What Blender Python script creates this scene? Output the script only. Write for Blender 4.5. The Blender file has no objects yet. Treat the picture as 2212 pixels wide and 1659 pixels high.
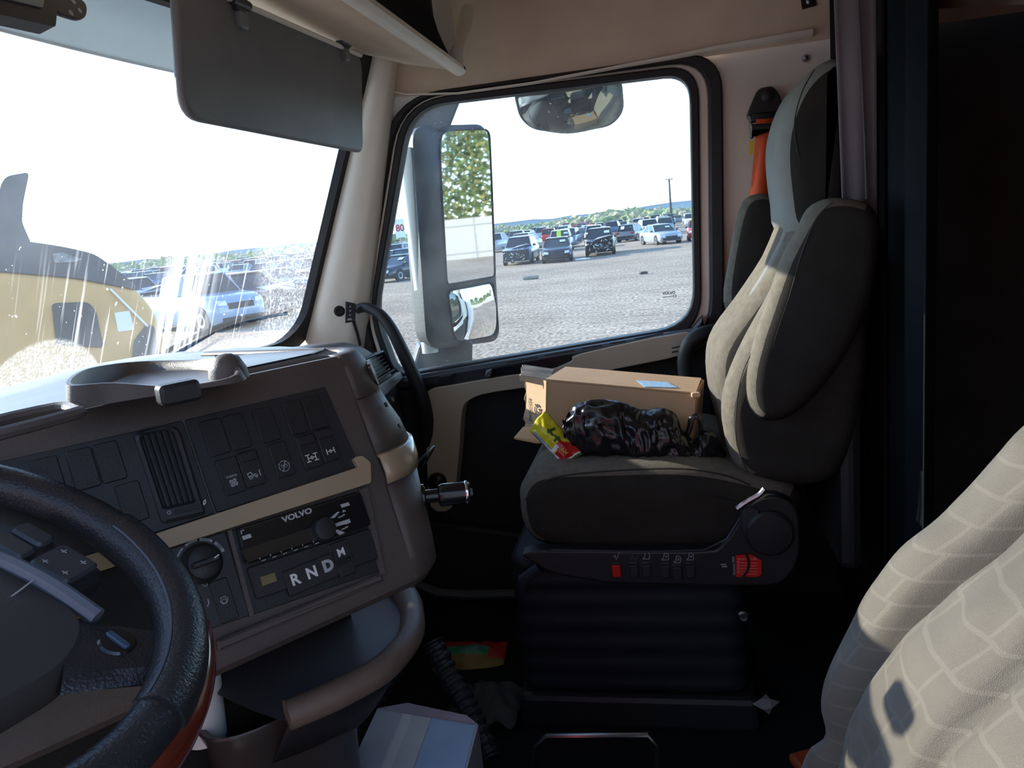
import bpy, bmesh, math, random
from math import sin, cos, tan, pi, radians as R, sqrt
from mathutils import Vector as V, Matrix, noise

S = bpy.context.scene
COL = S.collection
random.seed(4)

# ---------------------------------------------------------------- camera
F, CX, CY = 1660.0, 1106.0, 829.5            # focal length in pixels of the 2212 x 1659 frame
YAW, PITCH, ROLL = R(12), R(-11.5), R(5.9)
CAM = V((-1.3, 0.0, 1.2))                    # eye: in the open driver's doorway; z = 0 is the cab floor
FW = V((cos(PITCH)*cos(YAW), cos(PITCH)*sin(YAW), sin(PITCH)))
_r0 = V((sin(YAW), -cos(YAW), 0)); _u0 = _r0.cross(FW)
RT = _r0*cos(ROLL) - _u0*sin(ROLL)
UP = _u0*cos(ROLL) + _r0*sin(ROLL)
cd = bpy.data.cameras.new('camera'); cam = bpy.data.objects.new('camera', cd); COL.objects.link(cam)
cd.sensor_width = 36; cd.lens = 36*F/2212; cd.clip_start = .02; cd.clip_end = 6000
m = Matrix((RT, UP, -FW)).transposed().to_4x4(); m.translation = CAM; cam.matrix_world = m
S.camera = cam

# ---------------------------------------------------------------- sky, sun, exposure
SUN_EL, SUN_AZ = R(20), R(13)                # ahead of the truck (+Y), a little to its right (+X)
w = bpy.data.worlds.new('sky'); S.world = w; w.use_nodes = True
nt = w.node_tree; nt.nodes.clear()
sky = nt.nodes.new('ShaderNodeTexSky'); sky.sky_type = 'NISHITA'; sky.sun_disc = False
sky.sun_elevation = SUN_EL; sky.sun_rotation = SUN_AZ; sky.altitude = 1500; sky.air_density = .8; sky.dust_density = .08; sky.ozone_density = 1.5
bg = nt.nodes.new('ShaderNodeBackground'); bg.inputs[1].default_value = .42
wo = nt.nodes.new('ShaderNodeOutputWorld'); nt.links.new(sky.outputs[0], bg.inputs[0]); nt.links.new(bg.outputs[0], wo.inputs[0])
sl = bpy.data.lights.new('sun', 'SUN'); sl.energy = 5.0; sl.angle = R(.53); sl.color = (1, .93, .82)
so = bpy.data.objects.new('sun', sl); COL.objects.link(so)
SD = V((sin(SUN_AZ)*cos(SUN_EL), cos(SUN_AZ)*cos(SUN_EL), sin(SUN_EL)))     # towards the sun
so.rotation_euler = SD.to_track_quat('Z', 'Y').to_euler()
S.view_settings.view_transform = 'Standard'; S.view_settings.look = 'None'
S.view_settings.exposure = 0.95; S.view_settings.gamma = 1; S.view_settings.use_curve_mapping = False
S.cycles.max_bounces = 10; S.cycles.transparent_max_bounces = 16

# ---------------------------------------------------------------- layout helpers
def proj(p):
    q = V(p)-CAM; d = q.dot(FW); return (CX+F*q.dot(RT)/d, CY-F*q.dot(UP)/d)
def ray(px, py): return FW + RT*((px-CX)/F) - UP*((py-CY)/F)
def at(px, py, X=None, Y=None, Z=None):
    "point of a plane of the cab (X, Y or Z constant) that the sight line meets"
    d = ray(px, py)
    for i, v in enumerate((X, Y, Z)):
        if v is not None: return CAM + d*((v-CAM[i])/d[i])
class Fr:
    "a plane frame: origin, u, v, normal n"
    def __init__(s, o, u, v):
        s.o = V(o); s.u = V(u).normalized(); v = V(v); s.v = (v-s.u*v.dot(s.u)).normalized(); s.n = s.u.cross(s.v)
    def __call__(s, a, b, c=0): return s.o + s.u*a + s.v*b + s.n*c
    def uv(s, px, py, c=0):
        d = ray(px, py); o = s.o+s.n*c; p = CAM + d*((o-CAM).dot(s.n)/d.dot(s.n)); q = p-o
        return (q.dot(s.u), q.dot(s.v))
def rrect(u0, u1, v0, v1, r, k=4):
    r = min(r, abs(u1-u0)/2.01, abs(v1-v0)/2.01); out = []
    for cx, cy, a in ((u1-r, v1-r, 0), (u0+r, v1-r, 90), (u0+r, v0+r, 180), (u1-r, v0+r, 270)):
        for i in range(k+1):
            t = R(a+90*i/k); out.append((cx+r*cos(t), cy+r*sin(t)))
    return out
def rpoly(pts, rad, k=5):
    "polygon with rounded corners (works for 2-D points)"
    n = len(pts); out = []
    if not isinstance(rad, (list, tuple)): rad = [rad]*n
    for i in range(n):
        p, a, b = V(pts[i]).to_2d(), V(pts[i-1]).to_2d(), V(pts[(i+1) % n]).to_2d()
        da, db = (a-p), (b-p); r = min(rad[i], da.length*.48, db.length*.48)
        s, e = p+da.normalized()*r, p+db.normalized()*r
        for j in range(k+1):
            t = j/k; q = s*(1-t)**2 + p*2*t*(1-t) + e*t*t; out.append((q.x, q.y))
    return out
def smooth(pts, n=4, closed=False):
    "Catmull-Rom through points"
    P = [V(p) for p in pts]; out = []; N = len(P)
    for i in range(N if closed else N-1):
        g = (lambda j: P[j % N]) if closed else (lambda j: P[max(0, min(N-1, j))])
        a, b, c, d = g(i-1), g(i), g(i+1), g(i+2)
        for j in range(n):
            t = j/n; out.append(.5*((2*b)+(c-a)*t+(2*a-5*b+4*c-d)*t*t+(3*b-a-3*c+d)*t**3))
    if not closed: out.append(P[-1])
    return out
def inset(pts, d):
    n = len(pts); c = sum((V(p).to_2d() for p in pts), V((0, 0)))/n; out = []
    for i in range(n):
        p, a, b = V(pts[i]).to_2d(), V(pts[i-1]).to_2d(), V(pts[(i+1) % n]).to_2d()
        t = (b-a)
        if t.length < 1e-9: out.append(tuple(p)); continue
        t.normalize(); nn = V((-t.y, t.x)); area = 0
        out.append(p+nn*d)
    A = sum(pts[i-1][0]*pts[i][1]-pts[i][0]*pts[i-1][1] for i in range(n))
    if A < 0: out = [2*V(pts[i]).to_2d()-V(out[i]) for i in range(n)]
    return [tuple(o) for o in out]

def inset_s(pts, d, k=4):
    "inset in small smoothed steps (tight corners do not fold)"
    q = list(pts)
    for _ in range(k):
        q = inset(q, d/k); n = len(q)
        q = [((q[i-1][0]+q[(i+1) % n][0])*.2+q[i][0]*.6, (q[i-1][1]+q[(i+1) % n][1])*.2+q[i][1]*.6) for i in range(n)]
    return q
ROOT = {}                                     # world origin of every object made here
class MB:
    def __init__(s): s.v = []; s.f = []; s.m = []; s.k = 0
    def add(s, vs, fs):
        b = len(s.v); s.v += [tuple(x) for x in vs]; s.f += [tuple(b+i for i in f) for f in fs]; s.m += [s.k]*len(fs); return s
    def loft(s, rings, closed=True, caps=True):
        n = len(rings[0]); vs = [p for r in rings for p in r]; fs = []
        for i in range(len(rings)-1):
            for j in range(n if closed else n-1):
                j2 = (j+1) % n; fs.append((i*n+j, i*n+j2, (i+1)*n+j2, (i+1)*n+j))
        if closed and caps:
            fs.append(tuple(range(n-1, -1, -1))); fs.append(tuple((len(rings)-1)*n+j for j in range(n)))
        return s.add(vs, fs)
    def plate(s, fr, pts, n0, n1, bev=0):
        rings = [[fr(a, b, n0) for a, b in pts]]
        if bev:
            rings.append([fr(a, b, n1-bev) for a, b in pts]); rings.append([fr(a, b, n1) for a, b in inset(pts, bev)])
        else: rings.append([fr(a, b, n1) for a, b in pts])
        return s.loft(rings)
    def ring(s, fr, outer, inner, n0, n1, bev=0):
        rr = [[fr(a, b, n0) for a, b in outer], [fr(a, b, n1-bev) for a, b in outer]]
        if bev: rr.append([fr(a, b, n1) for a, b in inset(outer, bev)]); rr.append([fr(a, b, n1) for a, b in inset(inner, -bev)])
        rr += [[fr(a, b, n1-bev) for a, b in inner], [fr(a, b, n0) for a, b in inner]]
        rr.append(rr[0]); return s.loft(rr, caps=False)
    def box(s, c, size, rz=0):
        c = V(c); h = V(size)/2; vs = []
        for x, y, z in ((-1,-1,-1),(1,-1,-1),(1,1,-1),(-1,1,-1),(-1,-1,1),(1,-1,1),(1,1,1),(-1,1,1)):
            p = V((x*h.x, y*h.y, z*h.z)); p.rotate(Matrix.Rotation(rz, 3, 'Z')); vs.append(c+p)
        return s.add(vs, [(0,3,2,1),(4,5,6,7),(0,1,5,4),(1,2,6,5),(2,3,7,6),(3,0,4,7)])
    def tube(s, path, r, n=10, caps=True, closed=False, flat=1.0, upv=None):
        P = [V(p) for p in path]; rings = []; prev = None
        for i, p in enumerate(P):
            t = ((P[(i+1) % len(P)]-P[i-1]) if closed else (P[min(i+1, len(P)-1)]-P[max(i-1, 0)])).normalized()
            a = V(upv) if upv else (prev if prev is not None else (V((0,0,1)) if abs(t.z) < .9 else V((0,1,0))))
            a = (a-t*a.dot(t)).normalized(); prev = a; b = t.cross(a)
            rr = r[i] if isinstance(r, (list, tuple)) else r
            rings.append([p+(a*cos(2*pi*j/n)+b*sin(2*pi*j/n)*flat)*rr for j in range(n)])
        if closed: rings.append(rings[0])
        return s.loft(rings, caps=caps and not closed)
    def lathe(s, o, ax, prof, n=24, caps=True, ang=2*pi):
        o = V(o); ax = V(ax).normalized(); a = ax.orthogonal().normalized(); b = ax.cross(a)
        rings = [[o+ax*h+(a*cos(2*pi*j/n)+b*sin(2*pi*j/n))*max(r, 1e-5) for j in range(n)] for r, h in prof]
        return s.loft(rings, caps=caps)
    def strip(s, fr, lines, wd, c=0, th=.0004):
        "printed strokes: polylines in the plane of a frame"
        for ln in lines:
            for (a0, b0), (a1, b1) in zip(ln[:-1], ln[1:]):
                d = V((a1-a0, b1-b0))
                if d.length < 1e-9: continue
                d.normalize(); nx, ny = -d.y*wd/2, d.x*wd/2; e = d*wd*.3
                q = [(a0-e.x+nx, b0-e.y+ny), (a0-e.x-nx, b0-e.y-ny), (a1+e.x-nx, b1+e.y-ny), (a1+e.x+nx, b1+e.y+ny)]
                s.loft([[fr(x, y, c) for x, y in q], [fr(x, y, c+th) for x, y in q]])
        return s
    def grid(s, fn, nu, nv):
        vs = [fn(i/nu, j/nv) for j in range(nv+1) for i in range(nu+1)]
        fs = [(j*(nu+1)+i, j*(nu+1)+i+1, (j+1)*(nu+1)+i+1, (j+1)*(nu+1)+i) for j in range(nv) for i in range(nu)]
        return s.add(vs, fs)
    def obj(s, name, mat, parent=None, sm=False, bevel=0, bseg=2, sub=0, solid=0, angle=40):
        me = bpy.data.meshes.new(name)
        if parent is not None: o0 = ROOT[parent.name]
        else:
            xs, ys, zs = zip(*s.v); o0 = V(((min(xs)+max(xs))/2, (min(ys)+max(ys))/2, min(zs)))
        me.from_pydata([(x-o0.x, y-o0.y, z-o0.z) for x, y, z in s.v], [], s.f)
        mats = mat if isinstance(mat, (list, tuple)) else [mat]
        for x in mats: me.materials.append(x)
        me.polygons.foreach_set('material_index', s.m)
        bm = bmesh.new(); bm.from_mesh(me); bmesh.ops.remove_doubles(bm, verts=bm.verts, dist=1e-6); bmesh.ops.recalc_face_normals(bm, faces=bm.faces); bm.to_mesh(me); bm.free()
        if sm:
            me.polygons.foreach_set('use_smooth', [True]*len(me.polygons))
            if sm != 2: me.set_sharp_from_angle(angle=R(angle))
        o = bpy.data.objects.new(name, me); COL.objects.link(o); ROOT[o.name] = o0
        if parent is not None: o.parent = parent
        else: o.location = o0
        if solid: q = o.modifiers.new('solid', 'SOLIDIFY'); q.thickness = solid; q.offset = 0
        if bevel: q = o.modifiers.new('bevel', 'BEVEL'); q.width = bevel; q.segments = bseg; q.limit_method = 'ANGLE'; q.angle_limit = R(35)
        if sub: q = o.modifiers.new('sub', 'SUBSURF'); q.levels = q.render_levels = sub
        return o
def tag(o, label, cat, group=None):
    o['label'] = label; o['category'] = cat
    if group: o['group'] = group
    return o
def thing(name, loc, label, cat, group=None):
    o = bpy.data.objects.new(name, None); COL.objects.link(o); o.location = loc; o.empty_display_size = .1; ROOT[o.name] = V(loc)
    return tag(o, label, cat, group)
def struct(o): o['kind'] = 'structure'; return o
def sroot(name, loc):
    o = bpy.data.objects.new(name, None); COL.objects.link(o); o.location = loc; ROOT[o.name] = V(loc); return struct(o)
def copytree(o, parent=None):
    c = o.copy(); COL.objects.link(c); c.parent = parent
    for ch in o.children: copytree(ch, c)
    return c
def text(fr, s, u, v, size, name, mat, parent, c=0, bold=0, align='CENTER', sx=1.0, rot=0):
    cu = bpy.data.curves.new('t', 'FONT'); cu.body = s; cu.size = size; cu.align_x = align; cu.align_y = 'CENTER'; cu.offset = bold; cu.extrude = .0002; cu.resolution_u = 3
    o = bpy.data.objects.new('t', cu); COL.objects.link(o); dg = bpy.context.evaluated_depsgraph_get()
    me = bpy.data.meshes.new_from_object(o.evaluated_get(dg)); bpy.data.objects.remove(o); bpy.data.curves.remove(cu)
    b = MB(); ca, sa = cos(rot), sin(rot)
    vs = [fr(u+(p.co.x*sx*ca-p.co.y*sa), v+(p.co.x*sx*sa+p.co.y*ca), c+.0002+p.co.z) for p in me.vertices]
    b.add(vs, [tuple(p.vertices) for p in me.polygons]); bpy.data.meshes.remove(me)
    return b.obj(name, mat, parent)

# ---------------------------------------------------------------- materials (all procedural)
def M(name, col, rough=.5, metal=0, var=.12, vs=8, bump=0, bs=300, spec=.5, coat=0, sheen=0, stretch=None, trans=0):
    m = bpy.data.materials.new(name); m.use_nodes = True; nt = m.node_tree; N = nt.nodes; L = nt.links
    b = N['Principled BSDF']; b.inputs['Roughness'].default_value = rough; b.inputs['Metallic'].default_value = metal
    b.inputs['Specular IOR Level'].default_value = spec; b.inputs['Coat Weight'].default_value = coat; b.inputs['Sheen Weight'].default_value = sheen
    b.inputs['Coat Roughness'].default_value = .08
    tc = N.new('ShaderNodeTexCoord'); mp = N.new('ShaderNodeMapping'); L.new(tc.outputs['Object'], mp.inputs[0])
    if stretch: mp.inputs['Scale'].default_value = stretch
    no = N.new('ShaderNodeTexNoise'); no.inputs['Scale'].default_value = vs; no.inputs['Detail'].default_value = 5; L.new(mp.outputs[0], no.inputs['Vector'])
    cr = N.new('ShaderNodeValToRGB'); c = list(col)
    cr.color_ramp.elements[0].position = .3; cr.color_ramp.elements[1].position = .7
    cr.color_ramp.elements[0].color = [x*(1-var) for x in c]+[1]; cr.color_ramp.elements[1].color = [min(1, x*(1+var)) for x in c]+[1]
    L.new(no.outputs[0], cr.inputs[0]); L.new(cr.outputs[0], b.inputs['Base Color'])
    if bump:
        n2 = N.new('ShaderNodeTexNoise'); n2.inputs['Scale'].default_value = bs; n2.inputs['Detail'].default_value = 2; L.new(mp.outputs[0], n2.inputs['Vector'])
        bp = N.new('ShaderNodeBump'); bp.inputs['Strength'].default_value = bump; bp.inputs['Distance'].default_value = .002; L.new(n2.outputs[0], bp.inputs['Height']); L.new(bp.outputs[0], b.inputs['Normal'])
    return m
beige = M('beige_headliner', (.76, .625, .475), .75, bump=.15, bs=500, var=.06)
cream = M('cream_plastic', (.84, .77, .66), .45, bump=.12, bs=600, var=.05)
tanp = M('tan_gloss_trim', (.40, .31, .21), .22, var=.08, coat=.4)
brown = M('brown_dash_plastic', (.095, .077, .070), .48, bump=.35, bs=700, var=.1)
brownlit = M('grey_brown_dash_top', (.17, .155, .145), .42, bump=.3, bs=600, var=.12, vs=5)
black = M('black_plastic', (.018, .019, .022), .42, bump=.2, bs=700)
blackgl = M('black_gloss_plastic', (.012, .012, .014), .15)
rubber = M('black_rubber', (.014, .015, .017), .55, bump=.2, bs=300)
charcoal = M('charcoal_panel', (.024, .026, .031), .4, bump=.15, bs=800)
doorblk = M('dark_door_plastic', (.018, .018, .020), .6, spec=.3, bump=.4, bs=500)
visorm = M('grey_visor_vinyl', (.16, .155, .16), .55, bump=.25, bs=500, var=.08)
greyp = M('grey_plastic', (.19, .20, .21), .45, bump=.1, bs=400)
fab_g = M('grey_seat_fabric', (.165, .147, .118), .9, spec=.2, bump=1.0, bs=700, var=.15, vs=60)
fab_i = M('light_grey_seat_insert', (.25, .25, .24), .9, spec=.2, bump=.7, bs=900, var=.08)
fab_d = M('dark_seat_fabric', (.040, .037, .033), .92, spec=.1, bump=.8, bs=900, var=.15, vs=12)
thread = M('seat_seam_thread', (.035, .033, .03), .8)
curtm = M('mauve_grey_curtain', (.19, .17, .18), .9, spec=.1, bump=.4, bs=500, var=.1)
curtd = M('black_curtain', (.012, .015, .018), .95, spec=.05, bump=.4, bs=400)
darkwall = M('dark_sleeper_panel', (.07, .072, .066), .95, spec=.05, bump=.3, bs=300)
carpet = M('dark_floor_mat', (.012, .013, .014), .9, spec=.15, bump=.6, bs=200)
orange = M('orange_webbing', (.72, .085, .012), .6, bump=.4, bs=1200, var=.1, stretch=(1, 1, .1))
yellowm = M('yellow_tag', (.80, .62, .03), .5)
redm = M('red_plastic', (.62, .02, .015), .35)
white = M('white_print', (.78, .78, .78), .5, var=.02)
dimprint = M('grey_print', (.42, .43, .45), .5, var=.02)
chrome = M('chrome', (.75, .76, .78), .12, metal=1, var=.02)
steel = M('steel', (.35, .36, .38), .3, metal=1, var=.05)
leather = M('black_leather', (.022, .022, .026), .33, bump=.5, bs=350)
wood = M('red_brown_wood', (.13, .022, .012), .2, coat=.8, var=.35, vs=12, stretch=(1, 1, 8))
card = M('brown_cardboard', (.52, .335, .185), .8, bump=.2, bs=250, var=.07, vs=6)
cardin = M('cardboard_print_side', (.60, .42, .25), .8, bump=.2, bs=250, var=.07)
paper = M('white_paper', (.80, .80, .79), .6, var=.03)
bagm = M('black_bag_film', (.012, .012, .014), .22, bump=.3, bs=60, var=.2)
mirror = M('mirror_glass', (.86, .88, .88), .02, metal=1, var=.0)
def glassmat(name, tint, fres=.06):
    m = bpy.data.materials.new(name); m.use_nodes = True; nt = m.node_tree; N = nt.nodes; N.clear(); L = nt.links
    o = N.new('ShaderNodeOutputMaterial'); t = N.new('ShaderNodeBsdfTransparent'); t.inputs[0].default_value = (*tint, 1)
    g = N.new('ShaderNodeBsdfGlossy'); g.inputs['Roughness'].default_value = .02
    lw = N.new('ShaderNodeLayerWeight'); lw.inputs[0].default_value = .12
    mu = N.new('ShaderNodeMath'); mu.operation = 'MULTIPLY_ADD'; mu.inputs[1].default_value = .8; mu.inputs[2].default_value = fres; L.new(lw.outputs['Fresnel'], mu.inputs[0])
    mx = N.new('ShaderNodeMixShader'); L.new(mu.outputs[0], mx.inputs[0]); L.new(t.outputs[0], mx.inputs[1]); L.new(g.outputs[0], mx.inputs[2])
    return m, nt, mx, o
def dirty_side():
    m, nt, mx, o = glassmat('dusty_side_glass', (.90, .94, .93), .0); N, L = nt.nodes, nt.links
    tc = N.new('ShaderNodeTexCoord'); no = N.new('ShaderNodeTexNoise'); no.inputs['Scale'].default_value = 5; no.inputs['Detail'].default_value = 6
    L.new(tc.outputs['Object'], no.inputs[0]); r = N.new('ShaderNodeMapRange'); r.inputs[1].default_value = .4; r.inputs[2].default_value = .75; r.inputs[3].default_value = .015; r.inputs[4].default_value = .07; L.new(no.outputs[0], r.inputs[0])
    vo = N.new('ShaderNodeTexNoise'); vo.inputs['Scale'].default_value = 160; vo.inputs['Detail'].default_value = 1; L.new(tc.outputs['Object'], vo.inputs[0])
    r2 = N.new('ShaderNodeMapRange'); r2.inputs[1].default_value = .74; r2.inputs[2].default_value = .80; r2.inputs[4].default_value = .3; L.new(vo.outputs[0], r2.inputs[0])
    ad = N.new('ShaderNodeMath'); ad.operation = 'ADD'; L.new(r.outputs[0], ad.inputs[0]); L.new(r2.outputs[0], ad.inputs[1])
    d = N.new('ShaderNodeBsdfTranslucent'); d.inputs[0].default_value = (.85, .83, .8, 1)
    m2 = N.new('ShaderNodeMixShader'); L.new(ad.outputs[0], m2.inputs[0]); L.new(mx.outputs[0], m2.inputs[1]); L.new(d.outputs[0], m2.inputs[2]); L.new(m2.outputs[0], o.inputs[0])
    return m
sideglass = dirty_side()
cl_m, cl_nt, cl_mx, cl_o = glassmat('clear_glass', (.9, .93, .93)); cl_nt.links.new(cl_mx.outputs[0], cl_o.inputs[0]); clearglass = cl_m
# ================================================================ THE SETTING
GZ = -1.15                                    # yard level
def wsY(x, z): return 1.15 + .20*(1-(x/.95)**2) - .43*(z-.92)      # curved, raked windshield

# ---- ground, hills
def gravel():
    m = M('gravel', (.33, .30, .28), .95, var=.0); nt = m.node_tree; N, L = nt.nodes, nt.links; b = N['Principled BSDF']
    tc = N.new('ShaderNodeTexCoord')
    def nz(s, d=6, st=None):
        n = N.new('ShaderNodeTexNoise'); n.inputs['Scale'].default_value = s; n.inputs['Detail'].default_value = d
        if st: mp = N.new('ShaderNodeMapping'); mp.inputs['Scale'].default_value = st; L.new(tc.outputs['Object'], mp.inputs[0]); L.new(mp.outputs[0], n.inputs[0])
        else: L.new(tc.outputs['Object'], n.inputs[0])
        return n
    a, c, g = nz(.22, 5, (1, .35, 1)), nz(11, 4), nz(2.2, 4, (1.6, .5, 1))
    r1 = N.new('ShaderNodeValToRGB'); e = r1.color_ramp.elements; e[0].position, e[1].position = .32, .68; e[0].color = (.295, .222, .160, 1); e[1].color = (.47, .365, .268, 1); L.new(a.outputs[0], r1.inputs[0])
    r2 = N.new('ShaderNodeValToRGB'); e = r2.color_ramp.elements; e[0].position, e[1].position = .36, .66; e[0].color = (.45, .45, .45, 1); e[1].color = (1.5, 1.5, 1.5, 1); L.new(c.outputs[0], r2.inputs[0])
    r3 = N.new('ShaderNodeValToRGB'); e = r3.color_ramp.elements; e[0].position, e[1].position = .3, .6; e[0].color = (.7, .68, .67, 1); e[1].color = (1.1, 1.1, 1.1, 1); L.new(g.outputs[0], r3.inputs[0])
    x = N.new('ShaderNodeMix'); x.data_type = 'RGBA'; x.blend_type = 'MULTIPLY'; x.inputs[0].default_value = 1; L.new(r1.outputs[0], x.inputs[6]); L.new(r2.outputs[0], x.inputs[7])
    y = N.new('ShaderNodeMix'); y.data_type = 'RGBA'; y.blend_type = 'MULTIPLY'; y.inputs[0].default_value = 1; L.new(x.outputs[2], y.inputs[6]); L.new(r3.outputs[0], y.inputs[7])
    L.new(y.outputs[2], b.inputs['Base Color'])
    bp = N.new('ShaderNodeBump'); bp.inputs['Strength'].default_value = .6; bp.inputs['Distance'].default_value = .05; L.new(c.outputs[0], bp.inputs['Height']); L.new(bp.outputs[0], b.inputs['Normal'])
    return m
b = MB(); b.grid(lambda u, v: (-900+2400*u, -900+2400*v, GZ), 12, 12); g = b.obj('ground', gravel()); struct(g)
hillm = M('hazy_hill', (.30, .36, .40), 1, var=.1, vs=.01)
b = MB(); top = []; 
for i in range(121):
    a = R(-70+170*i/120); h = 10+26*max(0, 1-abs((math.degrees(a)+22)/26))+6*noise.noise((i*.21, 1, 0))+3*noise.noise((i*.7, 5, 0))
    top.append((a, max(3, h)))
b.loft([[V((1700*cos(a), 1700*sin(a), GZ-5)) for a, h in top], [V((1700*cos(a), 1700*sin(a), h*1.15)) for a, h in top], [V((2000*cos(a), 2000*sin(a), GZ-5)) for a, h in top]], closed=False)
struct(b.obj('hills', hillm, sm=2))

# ---- cab floor, firewall, roof, sleeper wall, left side with the open doorway
b = MB(); b.box((0, -.12, -.03), (2.12, 2.96, .06)); struct(b.obj('floor', carpet))
b = MB(); b.box((0, 1.33, .42), (2.0, .04, .94)); struct(b.obj('wall_front', doorblk))
fw2 = V((0, 0, 0))
wb = sroot('wall_back', (0, -1.56, 0))
b = MB(); b.box((0, -1.58, 1.05), (2.12, .04, 2.1)); b.obj('sleeper_panel', darkwall, wb)
ra, rb = at(2000, 20, Y=-.60), at(2212, 10, Y=-.60); sl_ = (ra.z-rb.z)/(ra.x-rb.x)
b = MB(); b.loft([[V((x, y, z if z else ra.z+sl_*(x-ra.x))) for x, z in ((.66, 0), (-.98, 0), (-.98, 2.1), (.66, 2.1))] for y in (-.60, -.95)]); b.obj('upper_cabinet', M('brown_top_panel', (.20, .125, .08), .7), wb)
wl = sroot('wall_left', (-1.06, 0, 0))
b = MB(); b.box((-1.06, -.53, .95), (.05, .16, 1.9)); b.obj('door_post', cream, wl)
b = MB(); b.box((-1.06, -1.1, 1.05), (.05, 1.0, 2.1)); b.obj('sleeper_side', darkwall, wl)
b = MB(); b.box((-1.06, .3, 1.80), (.05, 1.5, .36)); b.obj('door_header', beige, wl)
b = MB(); b.box((-1.06, 1.2, .55), (.05, .36, 1.0)); b.obj('cowl_panel', doorblk, wl)
b = MB(); b.tube([(-1.03, wsY(.95, .92), .9), (-1.03, wsY(.95, 1.7), 1.72)], .05, 8); b.obj('pillar', cream, wl, sm=True)
# headliner: right side curves up to the roof, runs fore and aft
prof = [(1.005, 1.600), (1.0, 1.65), (.985, 1.73), (.955, 1.85), (.89, 1.97), (.76, 2.06), (.4, 2.12), (-.4, 2.12), (-.8, 2.05), (-1.0, 1.88), (-1.06, 1.62)]
b = MB(); pts = [V((x, 0, z)) for x, z in prof]
ys = [-1.6, -.62, -.3, 0, .3, .6, .78, .86, .90]
b.loft([[V((p.x, y, p.z+ (.03*max(0, (y-.6)/.3)**2 if p.z < 1.7 else 0))) for p in smooth(pts, 4)] for y in ys], closed=False)
struct(b.obj('ceiling', beige, sm=2))

# ---- right wall: B pillar, outer skin (white sleeper side seen in the mirror)
wr = sroot('wall_right', (1.03, -.3, 0))
FD = Fr((1.0, 0, 0), (0, -1, 0), (0, 0, 1))                 # inner face of the passenger door, n towards the driver
b = MB(); b.box((1.045, -.38, 1.23), (.05, .54, .96)); b.obj('pillar_panel', cream, wr, bevel=.01)
b = MB(); b.box((1.043, -.38, .37), (.05, .54, .76)); b.obj('pillar_base', doorblk, wr, bevel=.01)
tr = [at(x, y, X=.992) for x, y in ((776, 179), (819, 192), (881, 205), (990, 202), (1150, 180), (1350, 142), (1450, 124), (1550, 104), (1650, 88), (1755, 70))]
b = MB()
b.loft([[p+V((0, 0, .009*k)), p+V((-.010, 0, .006*k)), p+V((-.010, 0, -.004*k)), p+V((0, 0, -.009*k))] for p, k in zip(tr, (.3, .3, .3, .35, .45, .55, .7, .9, 1.1, 1.2))]); b.obj('trim_rail', cream, wr)
b = MB(); q = at(1740, 126, X=1.02); b.lathe(q, (-1, 0, 0), [(.010, 0), (.010, .006), (.006, .011), (.001, .012)], 14); b.obj('bolt', steel, wr, sm=True)
b = MB(); q = [at(x, y, X=1.0) for x, y in ((1728, 0), (1760, 0), (1762, 14), (1732, 22))]; b.loft([[p for p in q], [p+V((-.012, 0, 0)) for p in q]]); br = b.obj('snap_tab', rubber, wr)
b = MB(); q = at(1748, 2, X=.988); b.lathe(q, (-1, 0, 0), [(.009, 0), (.009, .004), (.004, .006)], 14); b.obj('snap', steel, br)
b = MB(); b.box((1.05, 1.05, .33), (.06, .60, .84)); b.obj('kick_panel', doorblk, wr)
b = MB(); b.box((1.06, -1.12, 1.05), (.05, .94, 2.1)); b.obj('sleeper_side', darkwall, wr)
skin = M('white_truck_paint', (.75, .75, .74), .3, var=.03, coat=.3)
b = MB(); b.box((1.13, -1.75, .55), (.06, 2.5, 3.1)); b.obj('outer_skin', skin, wr, bevel=.02)
b = MB(); b.box((1.165, -1.3, .6), (.012, .02, 2.2)); b.obj('skin_seam', greyp, wr)

# ---- A pillar trim, cream, between windshield and door
def apil(z, k):
    xw = V((.955, wsY(.95, z)-.012, z)); yd = .755+(1.60-z)*.275; xd = V((1.0, yd, z)); mid = (xw+xd)/2 + V((-.030, -.03, 0))
    return [xw+V((.05, .03, 0)), xw, xw*.6+mid*.4+V((-.016, -.006, 0)), mid, mid*.45+xd*.55+V((-.014, -.004, 0)), xd, xd+V((.05, .02, 0))]
b = MB(); b.loft([smooth(apil(z, 0), 4) for z in (.70, .8, .9, 1.0, 1.1, 1.2, 1.3, 1.4, 1.5, 1.58, 1.66, 1.76)], closed=False)
t1 = b.obj('trim_1', cream, sm=2); struct(t1)
b = MB(); q = at(733, 672, X=.915); b.lathe(q, (-.85, -.5, 0), [(.017, 0), (.017, .004), (.011, .005), (.010, .001), (.001, .001)], 18); b.obj('screw_cap', [black], t1, sm=True)

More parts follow.
